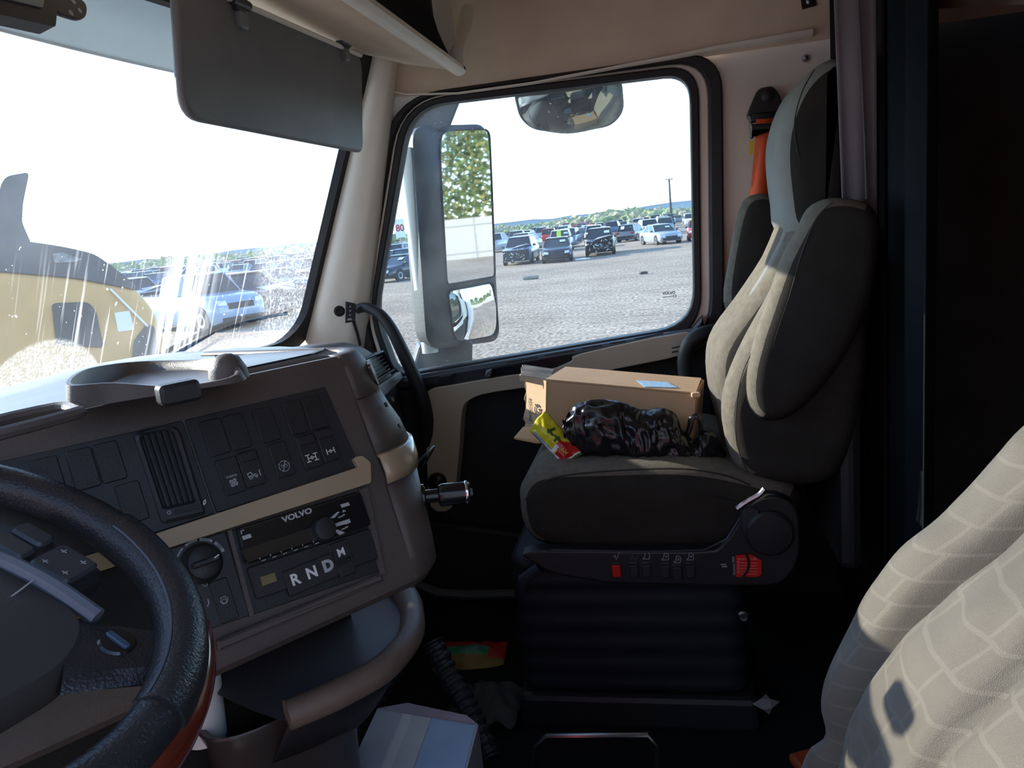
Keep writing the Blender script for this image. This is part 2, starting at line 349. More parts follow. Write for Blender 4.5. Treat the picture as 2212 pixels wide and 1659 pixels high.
# ---- windshield
w1 = sroot('window_1', (0, 0, 0))
ZB, ZT = .86, 1.76
def wsP(x, z, o=0): return V((x, wsY(x, z)+o, z))
def windshield_mat():
    m, nt, mx, out = glassmat('dirty_windshield', (.93, .96, .95), .0); N, L = nt.nodes, nt.links
    tc = N.new('ShaderNodeTexCoord'); sp = N.new('ShaderNodeSeparateXYZ'); L.new(tc.outputs['Object'], sp.inputs[0])
    def mth(op, a, b=None, clamp=False):
        n = N.new('ShaderNodeMath'); n.operation = op; n.use_clamp = clamp
        for i, v in enumerate((a, b)):
            if v is None: continue
            if isinstance(v, (int, float)): n.inputs[i].default_value = v
            else: L.new(v, n.inputs[i])
        return n.outputs[0]
    def rng(v, a, b_, c=0., d=1., sm=True):
        n = N.new('ShaderNodeMapRange'); n.interpolation_type = 'SMOOTHSTEP' if sm else 'LINEAR'
        for i, q in enumerate((a, b_, c, d)): n.inputs[i+1].default_value = q
        L.new(v, n.inputs[0]); return n.outputs[0]
    def nz(sc, det=3, vec=None, rough=.5, stretch=(1, 1, 1)):
        n = N.new('ShaderNodeTexNoise'); n.inputs['Scale'].default_value = sc; n.inputs['Detail'].default_value = det; n.inputs['Roughness'].default_value = rough
        mp = N.new('ShaderNodeMapping'); mp.inputs['Scale'].default_value = stretch; L.new(tc.outputs['Object'], mp.inputs[0]); L.new(mp.outputs[0], n.inputs[0]); return n.outputs[0]
    X, Z = sp.outputs[0], sp.outputs[2]
    # dry run-down streaks, strongest in a broad bundle
    st1 = rng(nz(1, 3, stretch=(95, 0, 3.0)), .58, .66); st2 = rng(nz(1, 2, stretch=(48, 0, 1.6)), .62, .70)
    bund = mth('MULTIPLY', rng(X, .38, .46), rng(X, .62, .52)); side = mth('MULTIPLY', rng(X, .05, .2, .15, .5), rng(X, .86, .74))
    zfade = mth('MULTIPLY', rng(Z, 1.30, 1.16), rng(Z, .93, .99, .3, 1))
    soft = mth('MULTIPLY', rng(nz(1, 4, stretch=(60, 0, 2.2)), .40, .60), bund)
    streak = mth('MULTIPLY', mth('MAXIMUM', mth('MULTIPLY', mth('MAXIMUM', st1, st2), mth('ADD', mth('MULTIPLY', bund, .6), mth('MULTIPLY', side, .75), True)), mth('MULTIPLY', soft, .45)), zfade)
    # unwiped dirt: right edge, bottom edge, the round patch low on the left
    dx, dz = mth('SUBTRACT', X, .09), mth('SUBTRACT', Z, .87); rr = mth('SQRT', mth('ADD', mth('MULTIPLY', dx, dx), mth('MULTIPLY', dz, dz)))
    disc = rng(rr, .200, .190, 0, .75)
    zx = mth('ADD', X, mth('MULTIPLY', mth('SUBTRACT', Z, 1.05), .35))
    edge = mth('MULTIPLY', rng(zx, .74, .80, 0, .62), rng(Z, 1.34, 1.22)); bot = mth('MULTIPLY', rng(Z, .985, .93, 0, .9), rng(X, .1, .25))
    patch = mth('MAXIMUM', disc, mth('MAXIMUM', edge, bot))
    fine = mth('ADD', mth('MULTIPLY', rng(nz(170, 4, rough=.75), .42, .68), .48), .14)
    rain = rng(nz(1, 4, stretch=(120, 120, 26)), .52, .66, 0, .6)
    dirt = mth('MULTIPLY', patch, mth('MAXIMUM', fine, rain))
    spk = mth('MULTIPLY', rng(nz(75, 2), .715, .75), rng(Z, 1.34, 1.18, 0, .8))
    film = rng(nz(3, 4), .3, .8, .05, .15)
    fac = mth('ADD', mth('MAXIMUM', mth('MAXIMUM', streak, dirt), spk), film, True)
    tl = N.new('ShaderNodeBsdfTranslucent'); tl.inputs[0].default_value = (.80, .80, .78, 1)
    m2 = N.new('ShaderNodeMixShader'); L.new(mth('MULTIPLY', fac, .72), m2.inputs[0]); L.new(mx.outputs[0], m2.inputs[1]); L.new(tl.outputs[0], m2.inputs[2]); L.new(m2.outputs[0], out.inputs[0])
    return m
b = MB(); b.grid(lambda u, v: wsP(-.95+1.9*u, ZB+(ZT-ZB)*v), 40, 16); b.obj('pane', windshield_mat(), w1, sm=2)
# rubber surround: one closed frame of a rounded outline
def wring(d):
    x1, z0, z1 = .965-d, ZB+.03+d*.9, ZT-.01-d*.8
    return rrect(-x1, x1, z0, z1, .10, 6)
def dens(p, k=5):
    out = []
    for i in range(len(p)):
        a, c = p[i], p[(i+1) % len(p)]
        for j in range(k): out.append((a[0]+(c[0]-a[0])*j/k, a[1]+(c[1]-a[1])*j/k))
    return out
ro, ri = dens(wring(-.01)), dens(wring(.038))
rings = [[wsP(x, z, .015) for x, z in ro], [wsP(x, z, -.02) for x, z in ro], [wsP(x, z, -.026) for x, z in ri], [wsP(x, z, .0) for x, z in ri]]
b = MB(); b.loft(rings+[rings[0]], caps=False); b.obj('seal', rubber, w1, sm=True)
# header above the windshield, closing the gap to the roof
b = MB(); b.loft([[V((x, wsY(x, 1.74)+o, z)) for x in [-1+.1*i for i in range(21)]] for o, z in ((.06, 1.80), (-.03, 1.73), (-.06, 1.78), (-.10, 2.03))], closed=False)
struct(b.obj('trim_2', beige, sm=True))

# ---- passenger door
d1 = sroot('door_1', (1.0, .35, 0))
def duv(pts, c=0): return [FD.uv(x, y, c) for x, y in pts]
GL = rpoly(duv([(886, 231), (1489, 158), (1499, 702), (857, 810), (808, 680)]), [.11, .07, .11, .05, .08], 7)
SI = rpoly(duv([(870, 219), (1509, 138), (1516, 726), (850, 834), (797, 680)]), [.13, .09, .13, .06, .09], 7)
FO = rpoly(duv([(864, 216), (1530, 128), (1536, 745), (838, 842), (788, 680)]), [.14, .10, .14, .07, .09], 7)
OO = rpoly(duv([(846, 209), (1561, 107), (1566, 760), (815, 868), (762, 680)]), [.15, .11, .15, .08, .09], 7)
b = MB(); b.ring(FD, SI, GL, -.045, .006, .004); b.obj('glass_seal', rubber, d1, sm=True)
b = MB(); b.ring(FD, FO, SI, -.06, -.004, .004); b.obj('window_frame', cream, d1, sm=True)
b = MB(); b.ring(FD, OO, FO, -.06, .004, .006); b.obj('door_seal', rubber, d1, sm=True)
b = MB(); b.ring(FD, rpoly(duv([(790, 150), (1620, 60), (1620, 800), (760, 920), (690, 680)]), [.15, .11, .15, .08, .09], 7), inset_s(OO, .004), -.065, -.035); b.obj('door_aperture', cream, wr)
w2 = sroot('window_2', FD(0, .8))
b = MB(); b.plate(FD, inset(GL, -.01), -.032, -.027); b.obj('pane', sideglass, w2)
stamp = Fr(FD(0, 0, -.026), FD.u, FD.v)
u, v = stamp.uv(1445, 633); text(stamp, 'VOLVO', u, v, .011, 'glass_stamp', black, w2, bold=.0004)
b = MB(); u, v = stamp.uv(1444, 641); b.strip(stamp, [[(u-.018, v), (u+.01, v)], [(u+.014, v-.002), (u+.022, v-.002), (u+.022, v+.003), (u+.014, v+.003), (u+.014, v-.002)]], .0016); b.obj('glass_stamp_line', black, w2)
# lower door: dark inner panel, sill cap, tan frame with arm rest
b = MB(); lo = duv([(757, 852), (803, 836), (1536, 726), (1536, 1300), (757, 1300)]); b.plate(FD, lo, -.06, 0); b.obj('inner_panel', doorblk, d1)
sill = duv([(838, 818), (1495, 706), (1516, 680), (1522, 712), (1500, 740), (1380, 752), (1180, 795), (1000, 828), (880, 838)])
b = MB(); b.plate(FD, sill, 0, .045, .012); si = b.obj('sill_cap', charcoal, d1, sm=True)
b = MB()
fs = Fr(FD(0, 0, .0455), FD.u, FD.v)
for (x0, y0), (x1, y1) in (((1095, 783), (1160, 772)), ((1178, 768), (1240, 757)), ((1258, 753), (1300, 746)), ((1318, 742), (1352, 737)), ((1372, 732), (1432, 720))):
    b.strip(fs, [[fs.uv(x0, y0), fs.uv(x1, y1)]], .004)
b.obj('defrost_slot', rubber, si)
b = MB(); b.plate(fs, rpoly([fs.uv(*p) for p in ((1046, 800), (1235, 765), (1236, 778), (1220, 790), (1046, 815))], .006), 0, .003); b.obj('grip_recess', blackgl, d1)
b = MB(); b.plate(fs, rpoly([fs.uv(*p) for p in ((1051, 799), (1064, 796), (1061, 812), (1050, 813))], .004), 0, .02, .004); b.obj('latch_handle', greyp, d1)
b = MB(); b.plate(fs, rpoly([fs.uv(*p) for p in ((898, 818), (985, 804), (975, 826), (905, 834))], .006), 0, .006, .002); sp_ = b.obj('switch_plate', charcoal, d1)
b = MB(); b.plate(fs, rpoly([fs.uv(*p) for p in ((950, 812), (978, 808), (972, 820), (949, 824))], .004), .006, .012, .002); b.obj('window_switch', black, sp_)
armp = [(922, 846), (985, 830), (1090, 812), (1180, 800), (1235, 779), (1255, 764), (1480, 718), (1487, 740), (1476, 766), (1330, 797), (1180, 830), (1060, 848), (1018, 862), (1000, 885), (994, 960), (986, 1040), (975, 1098), (931, 1094), (923, 1000), (920, 900)]
b = MB(); b.plate(FD, [(p.x, p.y) for p in smooth([V((*FD.uv(x, y, .05), 0)) for x, y in armp], 3, True)], 0, .055); b.obj('door_trim', M('tan_door_trim', (.44, .36, .27), .42, bump=.1, bs=500, var=.05), d1, sm=True, bevel=.012, bseg=3)
fa = Fr(FD(0, 0, .0555), FD.u, FD.v)
b = MB()
for y in (0, 9): b.strip(fa, [[fa.uv(1452, 752+y), fa.uv(1474, 747+y)]], .004)
b.obj('vent_slit', rubber, d1)
b = MB(); b.plate(FD, rpoly(duv([(893, 1110), (1150, 1145), (1150, 1275), (890, 1255)], .0), .03), 0, .05, .01); b.obj('map_pocket', doorblk, d1, sm=True)
b = MB(); b.tube([at(x, y, X=.93) for x, y in ((885, 1255), (945, 1280), (1010, 1285), (1120, 1283))], .016, 8); b.obj('step_edge', M('grey_step_edge', (.07, .075, .08), .5), d1, sm=True)
# knob and suction cup on the tan trim by the dash
b = MB(); q = at(945, 1040, X=.93); b.lathe(q, (-1, -.2, 0), [(.03, 0), (.03, .012), (.024, .02), (.010, .022), (.008, .03), (.001, .031)], 20); b.obj('door_knob_plug', blackgl, d1, sm=True)
# ================================================================ DASHBOARD
HD = R(-37); TI = R(22)
DU = V((cos(HD), sin(HD), 0)); NH = V((sin(HD), -cos(HD), 0)); DVv = V((0, 0, 1))*cos(TI) - NH*sin(TI)
D = Fr((-.252, .51, .993), DU, DVv)                    # switch panel plane: u to the passenger side, v up, n to the driver
dash = thing('dashboard', (-.05, .85, .4), 'brown plastic truck dashboard with dark switch panels and tan trim strips', 'dashboard')
def dpx(x, y, c=0): return D.uv(x, y, c)
UR = .043                                              # right end of the flat face
def capring(v, n, r, u0=None, ang=112, k=12, fwd=.30):
    "horizontal section of the dash: straight face then the rounded end"
    pts = []; base = UR if u0 is None else u0
    for i in range(k+1):
        f = R(ang*i/k); pts.append(D(base+r*sin(f), v, n) - NH*(r*(1-cos(f))))
    d = DU*cos(R(ang)) - NH*sin(R(ang)); last = pts[-1]
    pts.append(last+d*fwd); return pts
def band(levels, **kw): return [capring(v, n, r, **kw) for v, n, r in levels]
# body behind everything: face + lower skirt
lev = [(.052, -.030), (.046, -.010), (.030, -.001), (.006, 0), (-.135, -.002), (-.300, -.002), (-.316, -.008), (-.325, -.03)]
b = MB(); b.loft([[D(-.80, v, n), D(UR+.006, v, n-.001)] for v, n in lev], closed=False); b.obj('fascia', brown, dash, sm=True)
# rounded end of the dash: separate shells with joints between them
def shell(name, levels, mat, **kw):
    b = MB(); rr = band(levels, **kw); b.loft(rr, closed=False); return b.obj(name, mat, dash, sm=2, solid=.004)
up = shell('end_cap_top', [(.056, -.052, .042), (.054, -.035, .050), (.045, -.012, .060), (.02, -.001, .066), (-.028, 0, .074)], brown, u0=UR+.0015)
shell('end_cap_panel', [(-.031, 0, .075), (-.06, .002, .086), (-.09, .003, .102), (-.118, .004, .107)], brown, u0=UR+.0015)
shell('end_cap_trim', [(-.120, .004, .108), (-.126, .012, .112), (-.15, .013, .110), (-.166, .008, .106)], tanp, u0=UR+.0015)
shell('end_cap_lower', [(-.169, .004, .100), (-.22, .0, .092), (-.27, -.003, .085), (-.310, -.008, .078), (-.325, -.03, .06)], brown, u0=UR+.0015)
# cup opening and screw holes in the rounded end
def capfr(v, n, r, f):
    f = R(f); o = D(UR+.003+r*sin(f), v, n) - NH*(r*(1-cos(f))); u = DU*cos(f)-NH*sin(f); return Fr(o, u, DVv)
fr = capfr(-.002, .0, .070, 55); b = MB(); b.plate(fr, rpoly([(-.018, .018), (.012, .024), (.022, -.008), (.0, -.022), (-.014, -.012)], .005), -.001, .0035); b.obj('oddment_opening', blackgl, dash)
for f, v in ((30, -.052), (50, -.052), (42, -.094), (60, -.094)):
    fr = capfr(v, .003, .10, f); b = MB(); b.plate(fr, rrect(-.0022, .0022, -.004, .004, .002), 0, .003); b.obj('screw_hole', rubber, dash)
# ---- dash top
def front(x): return V((x, wsY(x, .95)-.02, .985 if x < .3 else .985-.10*(x-.3)))
rear = [D(u, .053, -.034) for u in (-.80, -.6, -.4, -.2, -.1, 0, UR)] + [p for p in capring(.056, -.052, .042)[2:11:2]]
n = len(rear)
fx = [-.92+(.50+.92)*i/(n-1) for i in range(n)]
b = MB(); rows = []
for i, p in enumerate(rear):
    q = front(fx[i]); rows.append([p, p*.93+q*.07+V((0, 0, .006)), p*.75+q*.25+V((0, 0, .010)), p*.5+q*.5+V((0, 0, .008)), p*.2+q*.8, q])
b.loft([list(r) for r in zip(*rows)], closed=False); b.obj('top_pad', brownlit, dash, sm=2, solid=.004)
# seam round the end of the top pad
b = MB(); b.tube(smooth([p*.96+front(fx[i])*.04+V((0, 0, .0075)) for i, p in enumerate(rear)], 3), .0016, 6); b.obj('top_seam', rubber, dash)
# ---- passenger side: recessed lower dash with the end vent
b = MB(); xs = [.05, .3, .5, .66, .74, .80, .86, .92, .965, .985]; zt = [.975, .968, .955, .938, .918, .897, .868, .825, .77, .70]
sec = []
for x, z in zip(xs, zt):
    yb = .845+.02*(x-.7); fy = wsY(.9, .9)-.02
    sec.append([V((x, yb+.06, .40)), V((x, yb+.02, .60)), V((x, yb, z-.16)), V((x, yb, z-.05)), V((x, yb+.008, z-.018)), V((x, yb+.03, z-.002)), V((x, yb+.1, z)), V((x, fy, min(z, .90)))])
b.loft(sec, closed=False); b.obj('passenger_fascia', brown, dash, sm=2, solid=.004)
b = MB(); b.loft([[V((.985, .86, .70)), V((.985, 1.28, .80)), V((.985, 1.28, .2)), V((.985, .9, .2))], [V((.99, .86, .70)), V((.99, 1.28, .80)), V((.99, 1.28, .2)), V((.99, .9, .2))]]); b.obj('end_panel', doorblk, dash)
b = MB(); b.box((.5, 1.05, .30), (1.0, .3, .5)); b.obj('knee_panel', doorblk, dash, bevel=.03)
PV = Fr((.83, .838, .82), (.985, .02, -.17), (0, .12, 1))             # vent plane, facing the rear
def pvp(*pts): return [PV.uv(x, y) for x, y in pts]
vo = rpoly(pvp((779, 776), (826, 757), (851, 800), (809, 828)), .008); vi = inset(vo, .007)
b = MB(); b.ring(PV, vo, vi, -.02, .006, .003); pv = b.obj('passenger_vent', charcoal, dash, sm=True)
b = MB(); b.plate(PV, vi, -.03, -.025); b.obj('vent_back', rubber, pv)
for k in range(5):
    t = (k+.7)/5.4; A = V(PV.uv(783+26*t, 781+44*t)); B = V(PV.uv(826+22*t, 763+37*t)); b = MB(); b.strip(PV, [[tuple(A), tuple(B)]], .0045, -.012, .010); b.obj('vent_slat', charcoal, pv)
st = rpoly(pvp((803, 842), (862, 803), (868, 818), (812, 872)), .004)
b = MB(); b.plate(PV, st, -.01, .006, .003); b.obj('trim_strip', M('taupe_trim', (.24, .22, .20), .4), dash, sm=True)

# ---- dark switch panels (two beds set in the fascia)
bed1 = rpoly([dpx(398, 908), dpx(701, 836), dpx(778, 1012), dpx(468, 1108)], .004)
b = MB(); b.plate(D, bed1, -.002, .0022, .001); b.obj('switch_panel', charcoal, dash)
bed2 = rpoly([dpx(-190, 1040), dpx(394, 909), dpx(462, 1110), dpx(345, 1148), dpx(-80, 1290)], .004)
b = MB(); b.plate(D, bed2, -.002, .0020, .001); b.obj('vent_panel', charcoal, dash)
def switch(x, y, name='blank_switch', w=.0285, h=.050, icon=None, step=False):
    u, v = dpx(x, y); b = MB(); b.plate(D, rrect(u-w/2, u+w/2, v-h/2, v+h/2, .0035), .002, .0055, .0012); o = b.obj(name, black, dash, sm=True)
    if step:
        b = MB(); b.plate(D, rrect(u-w/2+.002, u+w/2-.002, v+h*.20, v+h/2-.002, .003), .0055, .0085, .001); b.obj('rocker_step', black, o, sm=True)
    if icon: icon(o, u, v-h*.20)
    return o
for p in ((463, 946), (511, 934), (574, 919), (636, 903), (678, 893), (105, 1034), (179, 1014), (236, 999), (284, 1086)): switch(*p)
def circ(u, v, r, n=14, a0=0, a1=360): return [(u+r*cos(R(a0+(a1-a0)*i/n)), v+r*sin(R(a0+(a1-a0)*i/n))) for i in range(n+1)]
def printed(lines, wd, o, mat=white, c=.0056, fr=D, name='symbol'):
    b = MB(); b.strip(fr, lines, wd, c); return b.obj(name, mat, o)
def i_fan(o, u, v):
    ls = []
    for k in range(4):
        a = k*90; ls.append([(u+.0045*cos(R(a+t))*s, v+.0045*sin(R(a+t))*s) for t, s in ((0, .1), (20, .7), (45, 1.1), (75, 1.0))])
    printed(ls, .0022, o, dimprint); text(D, 'SLEEPER', u, v+.009, .0042, 'lettering', dimprint, o, c=.0055)
def i_tractor(o, u, v):
    printed([[(u-.008, v-.001), (u+.005, v-.001)], [(u-.008, v), (u-.008, v+.004), (u-.003, v+.005), (u-.002, v+.001), (u+.003, v+.001)], circ(u-.005, v-.002, .0022, 8), circ(u+.003, v-.0025, .0014, 8), [(u+.0085, v-.003), (u+.0085, v+.005)]], .0011, o, dimprint)
def i_tcs(o, u, v):
    ls = [circ(u, v, .0075, 4, a, a+32) for a in range(0, 360, 45)]; ls.append([(u+.003, v+.006), (u-.003, v-.006)])
    printed(ls, .0010, o, dimprint); text(D, 'TCS', u, v, .006, 'lettering', dimprint, o, c=.0055)
def i_axle(two):
    def f(o, u, v):
        ls = [[(u-.006, v), (u-.002, v)], [(u+.002, v), (u+.006, v)], [(u-.002, v), (u, v+.002), (u+.002, v), (u, v-.002), (u-.002, v)], [(u-.006, v-.004), (u-.006, v+.004)], [(u+.006, v-.004), (u+.006, v+.004)]]
        if two: ls += [[(u-.009, v+.005), (u-.003, v+.005)], [(u+.003, v+.005), (u+.009, v+.005)], [(u-.009, v-.005), (u-.003, v-.005)], [(u+.003, v-.005), (u+.009, v-.005)]]
        printed(ls, .0012, o, white)
    return f
switch(497, 1029, 'fan_switch', icon=i_fan); switch(541, 1013, 'rocker_switch', icon=i_tractor, step=True); switch(606, 994, 'traction_switch', icon=i_tcs, w=.026)
switch(666, 976, 'axle_lock_switch', icon=i_axle(True), step=True); switch(706, 962, 'axle_lock_switch', icon=i_axle(False), step=True, w=.026)
# ---- upright centre vent
vo = rpoly([dpx(285, 936), dpx(383, 919), dpx(443, 1112), dpx(349, 1134)], [.012, .016, .006, .006]); vi = rpoly([dpx(300, 944), dpx(371, 929), dpx(417, 1082), dpx(351, 1098)], [.01, .012, .004, .004])
b = MB(); b.ring(D, vo, vi, 0, .010, .004); cv = b.obj('centre_vent', charcoal, dash, sm=True)
b = MB(); b.plate(D, vi, -.0005, .0025); b.obj('vent_back', rubber, cv)
for k in range(5):
    t = (k+.5)/5; A = dpx(303+66*t, 946-15*t); B = dpx(353+62*t, 1096-15*t); b = MB(); b.strip(D, [[A, B]], .003, .0025, .006); b.obj('vent_slat', black, cv)
b = MB(); b.plate(D, rpoly([dpx(372, 1106), dpx(424, 1094), dpx(426, 1101), dpx(374, 1113)], .001), .010, .013); b.obj('thumb_wheel', rubber, cv)
u, v = dpx(361, 1110); printed([circ(u, v, .002, 8)], .0008, cv, dimprint, .0102); u, v = dpx(437, 1088); printed([[(u-.002, v-.003), (u+.001, v-.001), (u+.002, v+.003), (u-.001, v+.001), (u-.002, v-.003)]], .001, cv, white, .0102)
# ---- tan trim strip with its little upright at the right end
tp = [dpx(-150, 1310), dpx(345, 1151), dpx(768, 1012), dpx(756, 992), dpx(775, 987), dpx(794, 1002), dpx(795, 1046), dpx(372, 1182), dpx(-150, 1360)]
b = MB(); b.plate(D, rpoly(tp, .004, 3), -.002, .012); b.obj('trim_strip', tanp, dash, sm=True, bevel=.003)
b = MB(); b.plate(D, rpoly([dpx(-200, 1370), dpx(330, 1200), dpx(300, 1215), dpx(352, 1395), dpx(-120, 1600)], .004), -.002, .003); b.obj('column_panel', doorblk, dash)
# ---- radio bay
bay = rpoly([dpx(497, 1146), dpx(770, 1062), dpx(823, 1232), dpx(546, 1328)], .004)
b = MB(); b.plate(D, bay, -.002, .002, .001); b.obj('radio_bay', black, dash)
rad = rpoly([dpx(506, 1146), dpx(771, 1066), dpx(794, 1136), dpx(526, 1222)], .004)
b = MB(); b.plate(D, rad, .002, .014, .002); rd = b.obj('radio', blackgl, dash, sm=True); rd['label'] = 'glossy black car radio with grey print'
scr = rpoly([dpx(512, 1192), dpx(672, 1140), dpx(686, 1166), dpx(560, 1206), dpx(528, 1218)], .003)
b = MB(); b.plate(D, scr, .014, .0147); b.obj('display', M('dark_display', (.035, .030, .026), .15), rd)
u, v = dpx(642, 1113, .014); text(D, 'VOLVO', u, v, .0105, 'lettering', dimprint, rd, c=.0142, bold=.0004, sx=1.25)
u, v = dpx(697, 1144, .014); b = MB(); b.lathe(D(u, v, .014), D.n, [(.017, 0), (.017, .006), (.015, .012), (.010, .013), (.001, .013)], 28); kn = b.obj('volume_knob', black, rd, sm=True)
def quadp(name, pts, mat, par, c0, c1, fr=D):
    b = MB(); b.plate(fr, [fr.uv(x, y, c0) for x, y in pts], c0, c1); return b.obj(name, mat, par)
for pts in (((522, 1159), (540, 1153), (543, 1161), (525, 1167)), ((735, 1090), (752, 1085), (755, 1092), (738, 1097)), ((723, 1131), (754, 1121), (757, 1129), (726, 1138)), ((712, 1120), (728, 1106), (733, 1106), (722, 1119)), ((720, 1145), (728, 1144), (745, 1151), (733, 1156))):
    quadp('button', pts, dimprint, rd, .014, .0155)
u, v = dpx(528, 1150, .014); printed([[(u-.004, v-.001), (u-.004, v+.003), (u, v+.003)]], .0012, rd, dimprint, .0142)
for x, y in ((739, 1115), (746, 1141)): u, v = dpx(x, y, .014); printed([[(u-.006, v), (u-.002, v), (u+.004, v+.001)], [(u+.003, v+.005), (u+.005, v+.007), (u+.007, v+.005)]], .0016, rd, dimprint, .0142)
ls = []
for k in range(6): u, v = dpx(566+23*k, 1208-7.3*k, .014); ls += [[(u-.001, v-.002), (u+.004, v-.002)], [(u-.003, v+.001), (u-.0025, v+.0025)]]
printed(ls, .0011, rd, dimprint, .0149)
# ---- push-button gear selector under the radio
gs = rpoly([dpx(530, 1228), dpx(795, 1142), dpx(814, 1208), dpx(552, 1296)], .003)
b = MB(); b.plate(D, gs, .002, .0075, .0015); ge = b.obj('gear_selector', black, dash, sm=True)
quadp('indicator', ((562, 1247), (593, 1237), (598, 1255), (567, 1266)), M('amber_window', (.20, .16, .07), .4), ge, .0075, .0082)
for s, x, y in (('R', 636, 1253), ('N', 672, 1238), ('D', 707, 1223), ('M', 735, 1194)):
    u, v = dpx(x, y, .0075); w_ = .026
    if s == 'M': w_ = .03
    b = MB(); b.plate(D, rrect(u-w_/2, u+w_/2, v-.018, v+.016, .002), .0075, .0105, .001); k = b.obj('gear_button', black, ge, sm=True)
    text(D, s, u, v, .021 if s != 'M' else .016, 'lettering', dimprint if s == 'D' else white, k, c=.0105, bold=.0006 if s in 'RN' else (.0012 if s == 'D' else .0002))
b = MB(); u, v = dpx(745, 1222, .0075); b.plate(D, rrect(u-.012, u+.012, v-.014, v+.012, .002), .0075, .0105, .001); b.obj('gear_button', black, ge, sm=True)
# ---- climate panel
cp = rpoly([dpx(300, 1208), dpx(486, 1148), dpx(538, 1330), dpx(360, 1392)], .004)
b = MB(); b.plate(D, cp, -.002, .002, .001); cl = b.obj('climate_panel', charcoal, dash)
u0, v0 = dpx(434, 1218); b = MB(); b.lathe(D(u0, v0, .002), D.n, [(.026, 0), (.026, .004), (.022, .008), (.020, .016), (.016, .018), (.001, .018)], 30); kn = b.obj('fan_knob', black, cl, sm=True)
b = MB(); b.plate(D, rrect(u0-.017, u0+.017, v0-.004, v0+.004, .003), .018, .027, .002); b.obj('knob_grip', black, kn, sm=True)
printed([[(u0+.010, v0+.001), (u0+.016, v0+.003)]], .0015, kn, white, .0271)
for a, wd in ((25, .004), (62, .0034), (98, .0028), (135, .002), (165, .0014)): printed([circ(u0, v0, .0305, 6, a-13, a+13)], wd, cl, dimprint, .0021, name='dial_mark')
u, v = dpx(441, 1258); printed([circ(u+.0028*cos(R(a)), v+.0028*sin(R(a)), .0024, 8) for a in (0, 90, 180, 270)], .0007, cl, dimprint, .0021)
u, v = dpx(482, 1297); b = MB(); b.plate(D, rrect(u-.012, u+.012, v-.027, v+.027, .002), .002, .004, .001); cb = b.obj('climate_button', black, cl); printed([circ(u, v, .005, 6), circ(u, v-.001, .003, 6)], .0007, cb, dimprint, .0041)
u, v = dpx(447, 1310); printed([[(u, v), (u+.003, v+.003), (u+.003, v+.008)]], .0012, cl, dimprint, .0021)
# ---- brown frame bar under the radio, seams
bar = rpoly([dpx(465, 1384), dpx(818, 1240), dpx(826, 1256), dpx(470, 1408)], .003)
b = MB(); b.plate(D, bar, -.002, .008, .003); b.obj('lower_bar', brown, dash, sm=True)
b = MB(); b.plate(D, [dpx(772, 1060), dpx(790, 1054), dpx(828, 1240), dpx(818, 1242)], -.002, .006); b.obj('side_bar', brown, dash)
b = MB(); b.plate(D, [dpx(488, 1148), dpx(497, 1145), dpx(546, 1330), dpx(537, 1333)], -.002, .006); b.obj('side_bar', brown, dash)
# ---- storage tray moulded on the dash top
def tz(x, y, z): return at(x, y, Z=z)
base = 1.047
out = [tz(*p, base) for p in ((150, 884), (250, 868), (390, 845), (522, 822), (494, 802), (420, 794), (300, 801), (190, 838))]
hgt = [.028, .022, .006, .008, .020, .012, .015, .026]
co = sum(out, V())/8; P = smooth(out, 5, True); H = smooth([V((h, 0, 0)) for h in hgt], 5, True)
rings = []
for k, (sc, hh) in enumerate(((1.03, -.01), (1.0, .55), (.975, 1.0), (.93, 1.0), (.90, .6), (.86, .02))):
    rings.append([co+(p-co)*sc+V((0, 0, H[i].x*hh)) for i, p in enumerate(P)])
b = MB(); b.loft(rings, caps=False); b.add(rings[-1], [tuple(range(len(P)))]); b.obj('dash_tray', brown, dash, sm=True, angle=60)
q = tz(386, 846, base+.012); b = MB(); fr = Fr(q, DU, (0, 0, 1)); b.plate(fr, rrect(-.022, .022, -.013, .011, .006), -.010, .010, .004); b.obj('tray_clip', rubber, dash, sm=True)
q = tz(494, 812, base); b = MB(); b.lathe(q, (0, 0, 1), [(.026, -.004), (.024, .010), (.017, .024), (.008, .029), (.001, .030)], 20); b.obj('tray_horn', brown, dash, sm=True)
out = [tz(*p, 1.05) for p in ((-60, 950), (150, 897), (166, 888), (120, 882), (-60, 925))]
b = MB(); b.tube(smooth(out, 4, True), .007, 8, closed=True); b.obj('dash_tray', brown, dash, sm=True)
# ---- shelf below the dash with its rolled edge
Z0 = .58
rim = [tz(*p, Z0) for p in ((790, 1235), (840, 1250), (872, 1278), (890, 1322), (884, 1378), (832, 1440), (762, 1482), (700, 1512), (620, 1545))]
b = MB(); rp = smooth(rim, 5); b.tube(rp, .021, 10); sh = b.obj('shelf_edge', M('brown_shelf', (.16, .115, .09), .5, bump=.2, bs=400), dash, sm=True)
b = MB(); cen = [tz(*p, Z0-.012) for p in ((640, 1250), (560, 1330), (480, 1420), (470, 1500))]; cpn = smooth(cen, 10); k = len(rp)
b.loft([[p+V((0, 0, -.012)) for p in rp], [p*.5+cpn[min(i, len(cpn)-1)]*.5+V((0, 0, -.01)) for i, p in enumerate(rp)], [cpn[min(i, len(cpn)-1)] for i in range(k)]], closed=False); b.obj('shelf', M('shelf_blue_grey', (.075, .075, .085), .45, bump=.15, bs=300), dash, sm=2)
b = MB(); b.loft([[p+V((0, 0, -.015)) for p in rp], [p+V((.08, .10, -.16)) for p in rp]], closed=False); b.obj('shelf_skirt', doorblk, dash, sm=2, solid=.004)
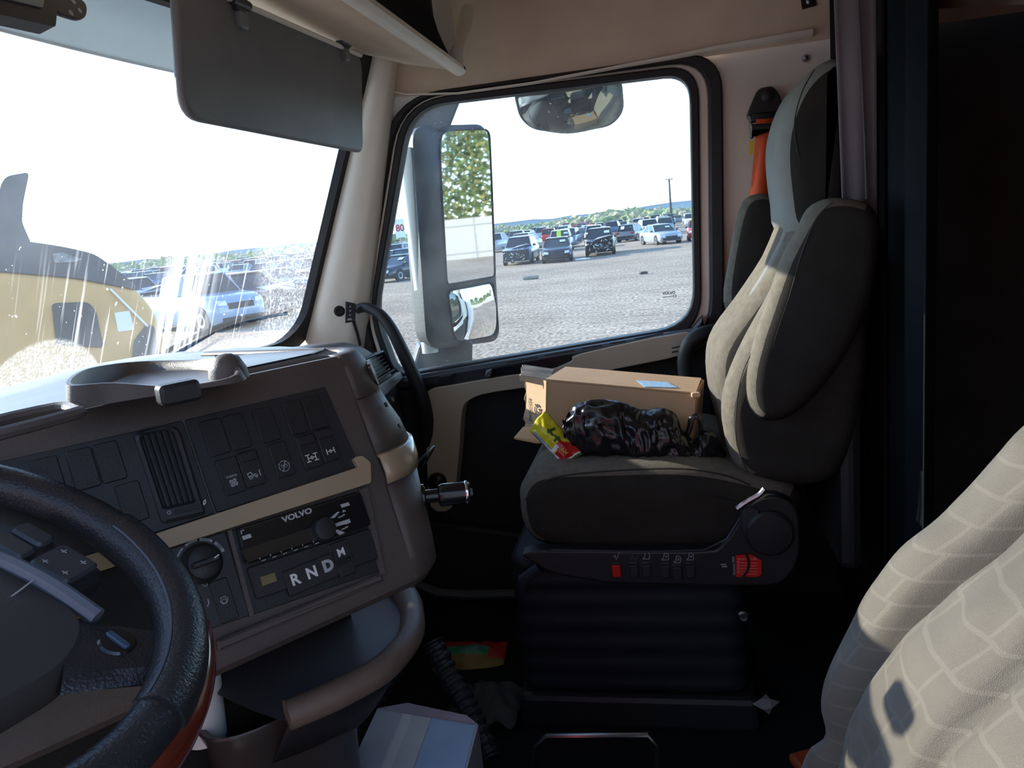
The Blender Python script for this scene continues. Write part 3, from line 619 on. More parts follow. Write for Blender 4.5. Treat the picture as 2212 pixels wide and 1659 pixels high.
b = MB(); b.loft([[D(-.8, -.325, -.03), D(UR, -.325, -.03)], [D(-.8, -.325, -.03)+V((.11, .15, -.02)), D(UR, -.325, -.03)+V((.11, .15, -.02))], [D(-.8, -.325, -.03)+V((.16, .22, -.6)), D(UR, -.325, -.03)+V((.16, .22, -.6))]], closed=False); b.obj('lower_skirt', doorblk, dash, sm=True)
# ---- bin / cup holder that hangs on the shelf
bc = at(604, 1500, Z=.52); ub = DU; vb = V((-DU.y, DU.x, 0))
def oval(z, a, c, k=28, sh=0): return [bc+ub*(a*abs(cos(t))**.75*math.copysign(1, cos(t)))+vb*(c*abs(sin(t))**.75*math.copysign(1, sin(t)))+V((0, 0, z)) for t in [2*pi*i/k for i in range(k)]]
b = MB(); b.loft([oval(-.22, .105, .055), oval(-.03, .118, .062), oval(.0, .128, .068), oval(.004, .126, .066), oval(.0, .115, .058), oval(-.19, .10, .050)]); b.obj('cup_bin', M('brown_bin', (.055, .046, .042), .3, bump=.1, bs=300), dash, sm=True)
fr = Fr(bc+ub*.118-vb*.03+V((0, 0, .0)), ub*.6-vb*.8, (0, 0, 1)); b = MB(); b.plate(fr, rpoly([(-.016, -.05), (.016, -.05), (.018, .02), (0, .028), (-.018, .02)], .006), -.006, .006, .003); b.obj('bin_tab', black, dash, sm=True)

# ---- paper cup standing in the holder behind the steering wheel
cq = at(458, 1590, Y=.72); cq = at(446, 1592, X=-.38)
b = MB(); b.lathe(cq, (0, 0, 1), [(.030, 0), (.0305, .002), (.040, .142), (.042, .142), (.042, .149), (.039, .149), (.030, .012), (.001, .011)], 32); cup = b.obj('paper_cup', paper, None, sm=True); tag(cup, 'white paper cup standing behind the steering wheel rim', 'cup')
fr = Fr(cq+V((-.0315, -.0155, .055)), (.45, -.89, 0), (.0, .0, 1)); b = MB(); b.plate(fr, circ(0, 0, .010, 14)[:-1], -.004, .0035); b.obj('cup_print', black, cup)
# ---- charger in the 12 V socket on the rounded end, second socket lid
sfr = capfr(-.222, .0, .092, 62)
ax = (V((.35, -.93, -.05))).normalized(); o0 = at(860, 1081, X=.0)
o0 = sfr.o
b = MB(); b.lathe(o0-ax*.004, ax, [(.021, 0), (.021, .006), (.017, .008), (.014, .004), (.001, .004)], 24); b.obj('power_socket', blackgl, dash, sm=True)
b = MB(); b.lathe(o0+ax*.002, ax, [(.011, 0), (.011, .022), (.017, .024), (.0185, .028), (.0185, .066)], 28); ch = b.obj('phone_charger', blackgl, None, sm=True); tag(ch, 'black plug-in phone charger with a silver ring in the dash socket', 'charger')
b = MB(); b.lathe(o0+ax*.068, ax, [(.0188, 0), (.0195, .001), (.0195, .004), (.0175, .005)], 28); b.obj('silver_ring', chrome, ch, sm=True)
b = MB(); b.lathe(o0+ax*.068, ax, [(.0175, .004), (.016, .008), (.001, .009)], 28); b.obj('end_face', black, ch, sm=True)
b = MB(); f2 = Fr(o0+ax*.077, ax.orthogonal(), ax.cross(ax.orthogonal())); b.plate(f2, rrect(-.006, .006, -.002, .002, .001), 0, .004); b.obj('usb_port', greyp, ch)
sfr = capfr(-.185, .004, .10, 88); b = MB(); b.lathe(sfr.o-sfr.n*.002, sfr.n, [(.016, 0), (.016, .010), (.012, .013), (.001, .013)], 20); b.obj('socket_lid', blackgl, dash, sm=True)
b = MB(); b.tube(smooth([sfr.o+sfr.n*.012, sfr.o+V((.05, -.02, .01)), sfr.o+V((.11, -.01, 0)), sfr.o+V((.15, .03, -.05))], 5), .0022, 6); tag(b.obj('charging_cable', rubber, None, sm=True), 'thin black cable hanging between the dash end and the door', 'cable')
# ================================================================ STEERING WHEEL
WC = V((-.834, .635, .935)); WT = R(60)
WN = V((0, -cos(WT), sin(WT)))
W = Fr(WC, (1, 0, 0), V((0, sin(WT), cos(WT))))             # n = towards the driver
wheel = thing('steering_wheel', WC-WN*.10, 'black leather steering wheel with a wooden rim section and button pods', 'steering wheel')
RW = .225
RO = R(-50)                                                 # the wheel is turned to the right
W2 = Fr(WC, W.u*cos(RO)+W.v*sin(RO), W.v*cos(RO)-W.u*sin(RO))
def wpt(r, a, c=0): return W(r*cos(R(a)), r*sin(R(a)), c)
def rimpart(name, a0, a1, r, mat, n=48):
    b = MB(); b.tube([wpt(RW, a0+(a1-a0)*i/n) for i in range(n+1)], r, 16, caps=True); return b.obj(name, mat, wheel, sm=True)
rimpart('rim', 0, 360, .0225, leather)
for a0, a1 in ((-80, -9), (100, 170)):
    g = rimpart('rim_grip', a0, a1, .0250, leather)
    b = MB(); b.tube([wpt(RW-.015, a, .0205) for a in range(a0+1, a1, 2)], .0012, 5); b.obj('stitching', M('grey_stitch', (.10, .12, .15), .6), g)
b = MB(); b.tube([wpt(RW+.016, -118+1.6*i, -.018) for i in range(46)], .0205, 14); b.obj('rim_wood', wood, wheel, sm=True)
def hubring(s, c):
    return [W2(x*s, y*s, c) for x, y in rpoly([(-.05, .10), (.05, .10), (.15, .012), (.135, -.05), (.06, -.115), (-.06, -.115), (-.135, -.05), (-.15, .012)], .03, 5)]
b = MB(); b.loft([hubring(.90, -.05), hubring(1.0, -.03), hubring(1.0, -.012), hubring(.94, .002), hubring(.6, .012), hubring(.25, .015)]); hub = b.obj('hub', M('hub_plastic', (.042, .038, .038), .5, bump=.3, bs=500), wheel, sm=True)
for sg in (1, -1):
    b = MB(); b.tube(smooth([W2(sg*.04, .103, .000), W2(sg*.075, .080, .004), W2(sg*.115, .047, .004), W2(sg*.152, .015, -.002)], 4), .0085, 8); b.obj('hub_edge_strip', M('blue_grey_strip', (.13, .15, .19), .3), hub, sm=True)
    b = MB(); b.tube([W2(sg*.098, .058, .0065), W2(sg*.085, .035, .009), W2(sg*.05, -.02, .0125)], .0009, 5); b.obj('hub_seam', dimprint, hub)
    b = MB(); secs = []
    for t in (0, .3, .6, 1):
        x = sg*(.125+(.215-.125)*t); h = .048*(1-t)+.030*t; y = -.022-.004*t
        secs.append([W2(x, y+h, -.012), W2(x, y+h*.7, -.002), W2(x, y-h*.7, -.002), W2(x, y-h, -.012), W2(x, y-h*.7, -.025), W2(x, y+h*.7, -.025)])
    b.loft(secs); sp_ = b.obj('spoke', leather, wheel, sm=True)
    fr = Fr(W2(sg*.168, -.018, -.004), W2.u*.75+W2.v*.66*sg, W2.v)
    b = MB(); b.plate(fr, circ(0, 0, .018, 20)[:-1], -.006, .004, .003); k = b.obj('spoke_button', blackgl, sp_, sm=True)
    b = MB(); b.plate(fr, rrect(-.0035, .0035, -.013, .013, .003), .004, .007, .001); b.obj('button_bar', M('blue_black_gloss', (.05, .08, .13), .2), sp_)
    fr = Fr(W2(sg*.108, .110, -.010), W2.u*.74-W2.v*.67*sg, W2.v)
    b = MB(); b.plate(fr, rrect(-.056, .052, -.027, .029, .012), -.02, .0, .006); pod = b.obj('button_pod', black, wheel, sm=True)
    for (u0, u1, v0, v1) in ((-.052, -.012, .003, .026), (-.052, -.010, -.024, .0), (-.004, .044, -.022, .024)):
        b = MB(); b.plate(fr, rrect(u0*sg, u1*sg, v0, v1, .008) if sg > 0 else rrect(u1*sg, u0*sg, v0, v1, .008), 0, .007, .003); b.obj('wheel_button', M('button_grey', (.045, .05, .06), .35), pod, sm=True)
    b = MB()
    for u, v in ((.008, .012), (.032, .012), (.008, -.012), (.032, -.012)): b.strip(fr, [[(u*sg-.003, v), (u*sg+.003, v)], [(u*sg, v-.002), (u*sg, v+.003)]], .0012, .0071)
    b.obj('button_marks', dimprint, pod)
# steering column shroud and stalk
b = MB(); b.tube([W(0, -.01, -.03), W(0, -.01, -.12), W(0, .01, -.20)], [.055, .07, .08], 16); b.obj('column_shroud', doorblk, wheel, sm=True)
b = MB(); b.tube([W(.05, -.005, -.07), W(.12, .0, -.07), W(.18, .012, -.065)], [.006, .006, .008], 8); b.obj('stalk', black, wheel, sm=True)
b = MB(); fr = Fr(W2(.125, .062, -.03), W2.u, W2.v); b.plate(fr, rpoly([(-.01, .016), (.016, .016), (.024, -.016), (.0, -.018)], .006), 0, .004, .001); b.obj('paddle', M('amber_paddle', (.24, .16, .085), .5), wheel)
# ================================================================ PASSENGER SEAT
seat = thing('passenger_seat', (.58, .05, 0), 'grey and black fabric air-suspension passenger seat with high winged backrest', 'seat')
def XF(x): return Fr((x, 0, 0), (0, -1, 0), (0, 0, 1))      # plane across the seat; n to the driver
def pxy(pts, x, sm_=0):
    q = [XF(x).uv(*p) for p in pts]
    if sm_: q = [(p.x, p.y) for p in smooth([V((*a, 0)) for a in q], sm_, True)]
    return q
def pillow(name, pts, x0, x1, rnd, mats, xr=None, k=5, crown=.0, split=.82, parent=None, sm_=3, xs=None):
    """side outline (pixels, traced on plane xr) swept across the seat from x0 to x1, both side edges rounded by rnd;
    material 0 = side faces, 1 = the strip that runs round"""
    xr = x0 if xr is None else xr
    P = pxy(pts, xr, sm_); rings = []
    st = []
    for i in range(k+1):
        t = i/k*pi/2; st.append((x0+rnd*(1-sin(t)), rnd*(1-cos(t))*1.0))
    st = st[::-1]
    left = [(x, d) for x, d in [(x0+rnd*(1-cos(i/k*pi/2)), rnd*(1-sin(i/k*pi/2))) for i in range(k+1)]]
    right = [(x0+x1-x, d) for x, d in left[::-1]]
    mids = [(x0+rnd+(x1-x0-2*rnd)*i/6, -crown*sin(pi*i/6)) for i in range(1, 6)]
    for x, d in left+mids+right:
        Q = inset_s(P, d) if d > 1e-6 else (inset(P, d) if d < 0 else P)
        rings.append([V((x, -a, c)) for a, c in Q])
    b = MB(); n = len(P); A_ = sum(P[i-1][0]*P[i][1]-P[i][0]*P[i-1][1] for i in range(n)); fwd_ = []
    for j in range(n):
        t = V(P[(j+1) % n])-V(P[j]); nn = V((t.y, -t.x))*(1 if A_ > 0 else -1)
        fwd_.append(nn.normalized().dot(V((-.86, .5))) > -.1 if nn.length > 0 else True)
    for i in range(len(rings)-1):
        b.k = 1 if (left+mids+right)[i][1] < rnd*split*.55 else 0; m0 = len(b.m)
        b.loft([rings[i], rings[i+1]], caps=False)
        for j in range(n):
            if b.k and not fwd_[j]: b.m[m0+j] = 0
    b.k = 0; b.add(rings[0], [tuple(range(n))]); b.add(rings[-1], [tuple(range(n))])
    return b.obj(name, mats, parent or seat, sm=True, angle=70)
def seam(pts, x, parent, r=.0014, mat=None, z=0):
    P = smooth([XF(x).uv(*p) and V((x, -XF(x).uv(*p)[0], XF(x).uv(*p)[1])) for p in pts], 4)
    b = MB(); b.tube(P, r, 5); return b.obj('seam', mat or thread, parent)
# --- cushion
cu = pillow('cushion', [(1119, 1085), (1124, 1050), (1160, 1012), (1260, 1008), (1450, 1000), (1560, 1012), (1650, 1035), (1720, 1060), (1730, 1120), (1620, 1185), (1400, 1190), (1190, 1188), (1132, 1150)], .315, .845, .05, [fab_d, fab_g], xr=.335, crown=.0)
seam([(1135, 1080), (1175, 1040), (1260, 1022), (1450, 1012), (1560, 1025), (1620, 1048)], .323, cu, .002)
# --- backrest: main pad, bolsters, wings, headrest
bk = pillow('back_pad', [(1705, 470), (1660, 560), (1600, 650), (1552, 715), (1536, 765), (1540, 830), (1558, 900), (1580, 985), (1620, 1030), (1720, 1030), (1790, 960), (1840, 800), (1860, 620), (1850, 500), (1780, 460)], .44, .74, .055, [fab_d, fab_g], xr=.58, crown=.012)
lo1 = pillow('lower_bolster', [(1722, 560), (1660, 660), (1600, 770), (1566, 865), (1568, 950), (1592, 1015), (1640, 1044), (1740, 1058), (1810, 1040), (1850, 960), (1880, 800), (1870, 640), (1800, 560)], .335, .465, .045, [fab_d, fab_g], xr=.345)
seam([(1722, 600), (1660, 700), (1606, 800), (1590, 890), (1592, 960), (1615, 1020)], .338, lo1)
lo2 = pillow('lower_bolster', [(1665, 560), (1600, 640), (1556, 705), (1540, 760), (1545, 840), (1572, 920), (1640, 960), (1790, 900), (1790, 600)], .72, .845, .045, [fab_d, fab_g], xr=.76)
w1_ = pillow('wing', [(1905, 480), (1880, 440), (1835, 428), (1790, 430), (1752, 452), (1728, 500), (1695, 560), (1668, 640), (1632, 745), (1615, 825), (1622, 885), (1660, 915), (1720, 900), (1790, 830), (1860, 720), (1898, 600)], .300, .395, .035, [fab_d, fab_g], xr=.31)
seam([(1800, 436), (1765, 470), (1735, 540), (1705, 640), (1672, 740), (1658, 820), (1668, 890)], .3015, w1_)
w2_ = pillow('wing', [(1690, 432), (1650, 418), (1615, 428), (1596, 465), (1578, 560), (1566, 655), (1600, 690), (1690, 640), (1720, 500)], .79, .88, .03, [fab_d, fab_g], xr=.80)
hd = pillow('headrest', [(1815, 122), (1770, 138), (1728, 180), (1698, 240), (1682, 310), (1684, 380), (1692, 440), (1702, 500), (1760, 520), (1815, 505), (1842, 440), (1846, 300), (1838, 160)], .44, .72, .05, [fab_d, fab_i], xr=.46)
seam([(1760, 150), (1732, 200), (1716, 270), (1726, 340), (1750, 430), (1766, 500)], .4425, hd)
seam([(1700, 388), (1722, 388), (1738, 384)], .47, hd)
ins = pillow('back_insert', [(1722, 425), (1701, 450), (1674, 520), (1644, 578), (1610, 632), (1604, 660), (1630, 690), (1690, 660), (1745, 560), (1765, 460)], .49, .62, .016, [fab_i, fab_i], xr=.58)
b = MB(); b.box((.58, -.36, .72), (.44, .05, .66)); b.obj('back_shell', black, seat, bevel=.02)
# --- plastic side shell with controls
SP = XF(.300)
sh = [(1150, 1186), (1160, 1214), (1205, 1236), (1290, 1250), (1330, 1255), (1620, 1261), (1690, 1250), (1722, 1205), (1726, 1140), (1712, 1085), (1660, 1068), (1612, 1090), (1590, 1130), (1560, 1170), (1500, 1187)]
b = MB(); b.plate(SP, [(p.x, p.y) for p in smooth([V((*SP.uv(*p), 0)) for p in sh], 3, True)], -.03, .012); sd = b.obj('side_shell', black, seat, sm=True, bevel=.005, bseg=3)
b = MB(); b.plate(XF(.86), [(p.x, p.y) for p in smooth([V((*SP.uv(*p), 0)) for p in sh], 3, True)], -.012, .03); b.obj('side_shell', black, seat, sm=True, bevel=.005)
S2 = Fr((.2875, 0, 0), (0, -1, 0), (0, 0, 1))
def s2(x, y): return S2.uv(x, y)
b = MB(); b.tube([V((.287, -u, v)) for u, v in [s2(*p) for p in ((1190, 1188), (1400, 1192), (1520, 1188), (1570, 1165), (1598, 1120), (1622, 1088), (1650, 1066))]], .0022, 6); b.obj('shell_edge', M('shell_edge_gloss', (.05, .055, .065), .25), sd, sm=True)
u, v = s2(1662, 1150); b = MB(); b.lathe((.288, -u, v), (-1, 0, 0), [(.050, 0), (.050, .008), (.044, .014), (.02, .016), (.001, .016)], 28); b.obj('recliner_cover', black, sd, sm=True)
b = MB(); b.tube(smooth([V((.285, -s2(*p)[0], s2(*p)[1])) for p in ((1592, 1098), (1615, 1082), (1640, 1068), (1652, 1055))], 4), .006, 8); b.obj('recline_lever', steel, sd, sm=True)
b = MB(); b.plate(S2, [(p.x, p.y) for p in smooth([V((*s2(*p), 0)) for p in ((1600, 1100), (1640, 1100), (1625, 1140), (1605, 1150))], 3, True)], 0, .008, .003); b.obj('recliner_blade', M('blue_black_shell', (.03, .033, .045), .3), sd, sm=True)
def seatglyph(kind):
    L = [[(-.004, -.004), (.005, -.004), (.006, -.001), (.006, .006), (.003, .009), (-.001, .009), (-.002, .005), (-.003, -.001), (-.006, -.002), (-.006, -.004), (-.004, -.004)]]
    if kind == 1: L = [[(-.001, -.004), (.002, -.001), (.004, .006), (.005, .009)], [(-.006, .001), (.0, .001)], [(-.003, -.002), (-.003, .004)], [(-.001, -.006), (-.001, -.004)]]
    if kind == 3: L.append([(.001, .001), (.003, .001), (.003, .004), (.001, .004), (.001, .001)])
    return L
for i, (x, dy, kd) in enumerate(((1332, 0, 1), (1370, 0, 2), (1396, 0, 2), (1437, 2, 3), (1463, 8, 3), (1491, 2, 3))):
    u, v = s2(x, 1232+dy*.6); b = MB(); b.plate(S2, rrect(u-.0095, u+.0095, v-.014, v+.014, .002), 0, .007, .002); k = b.obj('seat_switch', redm if i == 0 else M('switch_grey', (.03, .032, .036), .4), sd, sm=True)
    if i == 0: k['label'] = 'red seat switch'
    b = MB(); b.plate(S2, rrect(u-.0095, u+.0095, v+.016, v+.020, .001), 0, .003, .001); b.obj('switch_cap', M('cap_grey', (.045, .048, .055), .4), k)
    u2, v2 = s2(x, 1203+dy); printed([[(u2+a*1.2, v2+c*1.2) for a, c in ln] for ln in seatglyph(kd)], .0013, k, dimprint if i != 1 else M('faint_print', (.12, .125, .13), .5), 0, S2)
# red hang tag
S3 = Fr((.284, 0, 0), (0, -1, 0), (0, 0, 1))
tg = rpoly([S3.uv(*p) for p in ((1589, 1199), (1622, 1197), (1645, 1210), (1645, 1240), (1638, 1245), (1589, 1246))], .003)
b = MB(); b.plate(S3, tg, 0, .0015); tagm = b.obj('hang_tag', redm, sd); tagm['label'] = 'red instruction tag'
u, v = S3.uv(1607, 1207); text(S3, 'BACK CYCLER', u+.006, v, .0062, 'lettering', M('pale_red_print', (.75, .35, .32), .5), tagm, c=.0015)
b = MB()
for k in range(5): u0, v0 = S3.uv(1600, 1215+6*k); b.strip(S3, [[(u0, v0), (u0+.034, v0-.001)]], .0013, .0016)
b.obj('print_lines', M('tag_print', (.75, .22, .2), .5), tagm)
b = MB()
for k in range(4): u0, v0 = S3.uv(1595, 1214+7*k); b.strip(S3, [[(u0-.002, v0-.002), (u0+.002, v0-.002), (u0+.002, v0+.002), (u0-.002, v0+.002), (u0-.002, v0-.002)]], .001, .0016)
b.obj('print_boxes', dimprint, tagm)
b = MB(); b.tube(smooth([V((.2815, -S3.uv(*p)[0], S3.uv(*p)[1])) for p in ((1612, 1196), (1617, 1212), (1615, 1230), (1603, 1247))], 4), .0028, 6); b.obj('tag_strap', rubber, tagm)
u, v = s2(1585, 1222); text(S2, 'National 2000', u, v, .0075, 'lettering', dimprint, sd, rot=pi/2)
u, v = s2(1564, 1222); printed([[(u-.006, v+.003), (u+.004, v+.003)], [(u-.004, v-.002), (u+.006, v-.002)]], .0022, sd, dimprint, 0, S2, 'symbol')
# --- bellows, base, bolt
bz = [.43, .405, .385, .36, .335, .305, .28, .25, .225, .195, .17, .14, .115, .085]
def brect(z, g):
    return [V((.58+x, .135+y, z)) for x, y in rrect(-.235-g, .235+g, -.255-g, .255+g, .05, 4)]
rings = [brect(.46, -.01)]
for i, z in enumerate(bz): rings.append(brect(z, .022 if i % 2 == 0 else .004))
b = MB(); b.loft(rings); b.obj('bellows', M('black_bellows', (.011, .014, .020), .6, spec=.3, bump=.15, bs=150), seat, sm=True, sub=1, angle=180)
b = MB(); b.box((.58, .13, .045), (.50, .56, .09)); b.obj('seat_base', black, seat, bevel=.015)
q = at(1605, 1330, X=.318); b = MB(); b.lathe(q, (-1, 0, 0), [(.013, -.02), (.013, .004), (.009, .008), (.008, .004), (.001, .004)], 16); b.obj('bolt', steel, seat, sm=True)
b = MB(); b.tube([at(1165, 1225, X=.31), at(1130, 1250, X=.31), at(1125, 1275, X=.33), at(1150, 1290, X=.36)], .012, 8); b.obj('slide_handle', M('blue_black_handle', (.035, .037, .06), .35), seat, sm=True)

# ================================================================ DRIVER SEAT (its backrest, close to the camera)
dseat = thing('driver_seat', (-.80, -.12, .0), 'cream and taupe patterned driver seat backrest with a creased fabric cover', 'seat')
def dsmat():
    m = M('patterned_seat_cover', (.105, .092, .073), .5, var=.16, spec=.3, vs=7, bump=.35, bs=1600, sheen=.1); nt = m.node_tree; N, L = nt.nodes, nt.links; b = N['Principled BSDF']
    tc = N.new('ShaderNodeTexCoord'); mp = N.new('ShaderNodeMapping'); mp.inputs['Rotation'].default_value = (R(18), R(8), R(0)); mp.inputs['Scale'].default_value = (8, 10, 13); L.new(tc.outputs['Object'], mp.inputs[0])
    br = N.new('ShaderNodeTexBrick'); br.inputs['Color1'].default_value = (.80, .78, .76, 1); br.inputs['Color2'].default_value = (.92, .90, .88, 1); br.inputs['Mortar'].default_value = (1.3, 1.3, 1.3, 1); br.inputs['Mortar Size'].default_value = .016; br.inputs['Scale'].default_value = 1.0; br.offset = .12
    sp = N.new('ShaderNodeSeparateXYZ'); cb = N.new('ShaderNodeCombineXYZ'); L.new(mp.outputs[0], sp.inputs[0]); L.new(sp.outputs[0], cb.inputs[0]); L.new(sp.outputs[2], cb.inputs[1]); L.new(cb.outputs[0], br.inputs[0])
    src = b.inputs['Base Color'].links[0].from_socket
    x = N.new('ShaderNodeMix'); x.data_type = 'RGBA'; x.blend_type = 'MULTIPLY'; x.inputs[0].default_value = .5; L.new(src, x.inputs[6]); L.new(br.outputs[0], x.inputs[7]); L.new(x.outputs[2], b.inputs['Base Color'])
    return m
dsm = dsmat()
DS = Fr((-.78, -.111, .475), (-1, 0, 0), (0, -.508, .861))     # u to the door, v up the backrest, n forward
def dsurf(u, v):
    "height of the cover over the backrest plane; u = -.27 (centre of cab) .. .27, v = -.12 .. .62"
    e = (abs(u)/.27); h = .085*(1-e**4)
    cr = .0
    c0 = -.175+.09*(v-.1)                                          # long crease between side bolster and middle
    h += .040*math.exp(-((u+.225)/.045)**2) - .034*math.exp(-((u-c0)/.014)**2)
    h += .026*math.exp(-((v-.32)/.13)**2) - .14*max(0, .22-v)
    h -= .018*math.exp(-((u+.035-.03*sin(v*6))/.012)**2)
    h += .012*sin(7*v+5*u) + .006*noise.noise((u*16, v*16, 3)) + .004*noise.noise((u*34, v*20, 8))
    h -= .028*math.exp(-((v-.155-.5*(u+.25))/.016)**2)*math.exp(-((u+.27)/.07)**2)
    return h
NU, NV = 90, 90
b = MB()
def dgrid(s, t):
    u = -.27+.54*s; v = -.16+.80*t; h = dsurf(u, v); 
    k = min(1, (1-abs(2*s-1))*8); h = -.06*(1-sqrt(max(0, 1-(1-k)**2)))+h*min(1, k+.15)
    k2 = min(1, (1-t)*6); h -= .10*(1-sqrt(max(0, 1-(1-k2)**2)))
    uu = u*(1-.18*max(0, t-.5))
    return DS(uu, v, h)
b.grid(dgrid, NU, NV)
edge = []
b.obj('backrest', dsm, dseat, sm=2)
b = MB(); b.loft([[DS(u*(1-.18*max(0, (v+.16)/.8-.5)), v, n) for u, n in ((-.27, -.05), (-.262, -.10), (-.2, -.13), (.2, -.13), (.262, -.10), (.27, -.05))] for v in (-.16, .1, .3, .5, .63)], closed=False); b.obj('backrest_shell', fab_d, dseat, sm=2)
b = MB(); b.loft([[V((-.80+x, .10+y, z)) for x, y in rrect(-.26, .26, -.28, .28, .08, 5)] for z in (.30, .32, .44)]+[[V((-.80+x, .10+y, .47)) for x, y in rrect(-.23, .23, -.25, .25, .08, 5)]]); b.obj('cushion', dsm, dseat, sm=True)
b = MB(); b.box((-.80, .08, .15), (.42, .48, .30)); b.obj('seat_base', black, dseat, bevel=.03)
# ================================================================ THINGS IN THE CAB
# ---- sun visor
VB = [at(x, y, Y=.80) for x, y in ((404, 262), (766, 330))]
VT = [at(x, y, Y=.78) for x, y in ((372, -40), (775, 122))]
vo = (VB[0]+VB[1]+VT[0]+VT[1])/4
VF = Fr(vo, (VB[1]-VB[0])+(VT[1]-VT[0]), (VT[0]-VB[0])+(VT[1]-VB[1]))
pts = [VF.uv(*p) for p in ((372, -40), (380, 150), (402, 262), (768, 330), (779, 322), (775, 150), (764, 122))]
visor = thing('sun_visor', vo, 'grey vinyl sun visor hinged down over the top of the windshield', 'sun visor')
b = MB(); b.plate(VF, rpoly([VF.uv(*p) for p in ((370, -60), (388, 256), (779, 331), (776, 118))], [.02, .06, .03, .05], 6), -.009, .009); b.obj('visor_panel', visorm, visor, sm=True, bevel=.007, bseg=3)
for x, y in ((505, 22), (733, 102)):
    u, v = VF.uv(x, y); b = MB(); b.plate(VF, rrect(u-.022, u+.022, v-.004, v+.040, .004), .0, .020, .003); k = b.obj('visor_clip', black, visor, sm=True)
    b = MB(); b.plate(VF, rrect(u-.012, u+.016, v-.034, v-.002, .004), .008, .022, .004); b.obj('clip_tongue', greyp, k, sm=True)
    b = MB(); b.tube([VF(u-.03, v+.012, .014), VF(u+.03, v+.012, .014)], .010, 10); b.obj('clip_hinge', charcoal, k, sm=True)
b = MB(); b.tube([VF(*VF.uv(420, -30), .012), VF(*VF.uv(770, 120), .012)], .006, 8); b.obj('visor_rod', cream, visor, sm=True)
# ---- overhead storage with net
oz = 1.612
ost = thing('overhead_storage', (.2, .66, oz), 'beige overhead storage bin with a rounded lip above the windshield', 'storage bin')
A, B_ = at(600, -84, Y=.5), at(990, 150, Y=.5); A = V((-.95, .5, B_.z)); rx = B_.x
b = MB(); b.loft([[V((-.95, y, z)), V((rx-.03, y, z)), V((rx, y+.02, z))] for y, z in ((.50, B_.z+.004), (.62, B_.z+.035), (.76, B_.z+.085), (.92, B_.z+.10))], closed=False); b.obj('underside', beige, ost, sm=2, solid=.006)
b = MB(); b.tube(smooth([A+V((0, 0, 0)), A*.4+B_*.6, B_+V((-.05, 0, 0)), B_+V((-.012, 0, .006)), B_+V((.012, 0, .05)), at(1003, 60, Y=.5), at(1012, 0, Y=.5), at(1016, -60, Y=.5)], 5), .015, 10, flat=1.3); b.obj('lip', cream, ost, sm=True)
b = MB(); b.loft([[V((rx+.005, y, z)) for y, z in ((.5, B_.z), (.62, B_.z+.035), (.76, B_.z+.085), (.92, B_.z+.10), (.92, 2.0), (.5, 2.0))], [V((rx+.02, y, z)) for y, z in ((.5, B_.z), (.62, B_.z+.035), (.76, B_.z+.085), (.92, B_.z+.10), (.92, 2.0), (.5, 2.0))]]); b.obj('end_wall', beige, ost)
q = at(932, 122, Y=.52); b = MB(); b.box(q, (.014, .012, .008), .3); b.obj('lock_tab', rubber, ost, bevel=.002)
# net: bag of black mesh behind the lip
netm = M('black_net', (.010, .010, .011), .6, bump=1.0, bs=90)
def netp(u, v):
    x = -.9+(rx-.03+.9)*u; return V((x, .515+.045*sin(pi*v)*(.6+.4*sin(9*u)), B_.z+.012+.30*v))
b = MB(); b.grid(netp, 60, 12); b.obj('storage_net', netm, ost, sm=2)
b = MB()
for i in range(120):
    x = -.2+(rx-.06+.2)*i/119
    b.tube([V((x+.04*k*.25, .508+.045*sin(pi*k/8)-.006, B_.z+.016+.30*k/8)) for k in range(0, 8)], .0012, 4)
nc = b.obj('net_cord', rubber, ost); nc['kind'] = 'stuff'

# ---- device on the windshield
dev = thing('dash_camera', at(30, 30, Y=.93), 'black screen unit on a perforated bracket high on the windshield', 'camera')
DF = Fr(at(30, 20, Y=.93), (.98, 0, -.02), (0, .25, 1))
b = MB(); b.plate(DF, rpoly([DF.uv(*p) for p in ((-260, -120), (118, -20), (110, 64), (-260, -20))], .006), -.02, .01); b.obj('unit_body', rubber, dev, bevel=.004)
b = MB(); b.plate(DF, rpoly([DF.uv(*p) for p in ((-240, -100), (86, -20), (79, 24), (-240, -50))], .003), .01, .013); b.obj('unit_screen', M('grey_screen', (.13, .16, .16), .25), dev)
def hol(x, y, r): u, v = DF.uv(x, y); return [(u+r*cos(2*pi*i/12), v+r*sin(2*pi*i/12)) for i in range(12)]
b = MB(); b.plate(DF, rpoly([DF.uv(*p) for p in ((104, -40), (150, -14), (185, 8), (184, 38), (168, 46), (116, 30))], .018), -.004, .004); bk_ = b.obj('bracket', rubber, dev, bevel=.002)
for x, y, r in ((154, 5, .005), (149, 30, .005), (168, 25, .0045)): b = MB(); b.plate(DF, hol(x, y, r), .0035, .0046); b.obj('bracket_hole', greyp, bk_)

# ---- seat belt on the B pillar
sb = thing('seat_belt', at(1655, 420, X=.97), 'orange seat belt hanging from a black anchor on the beige pillar', 'seat belt')
BF = Fr((.985, 0, 0), (0, -1, 0), (0, 0, 1))
def bf(*pts): return [BF.uv(*p) for p in pts]
b = MB(); b.plate(BF, rpoly(bf((1637, 192), (1668, 186), (1684, 205), (1692, 240), (1688, 258), (1622, 262), (1613, 252), (1620, 232)), .012), -.02, .012, .005); an = b.obj('anchor_cover', black, sb, sm=True)
u, v = BF.uv(1657, 208); b = MB(); b.lathe(BF(u, v, .012), BF.n, [(.018, 0), (.018, .006), (.010, .010), (.001, .011)], 18); b.obj('anchor_cap', black, an, sm=True)
b = MB(); b.plate(BF, rpoly(bf((1614, 252), (1622, 246), (1690, 240), (1690, 254), (1620, 268)), .004), .0, .018, .004); b.obj('anchor_slot', blackgl, an, sm=True)
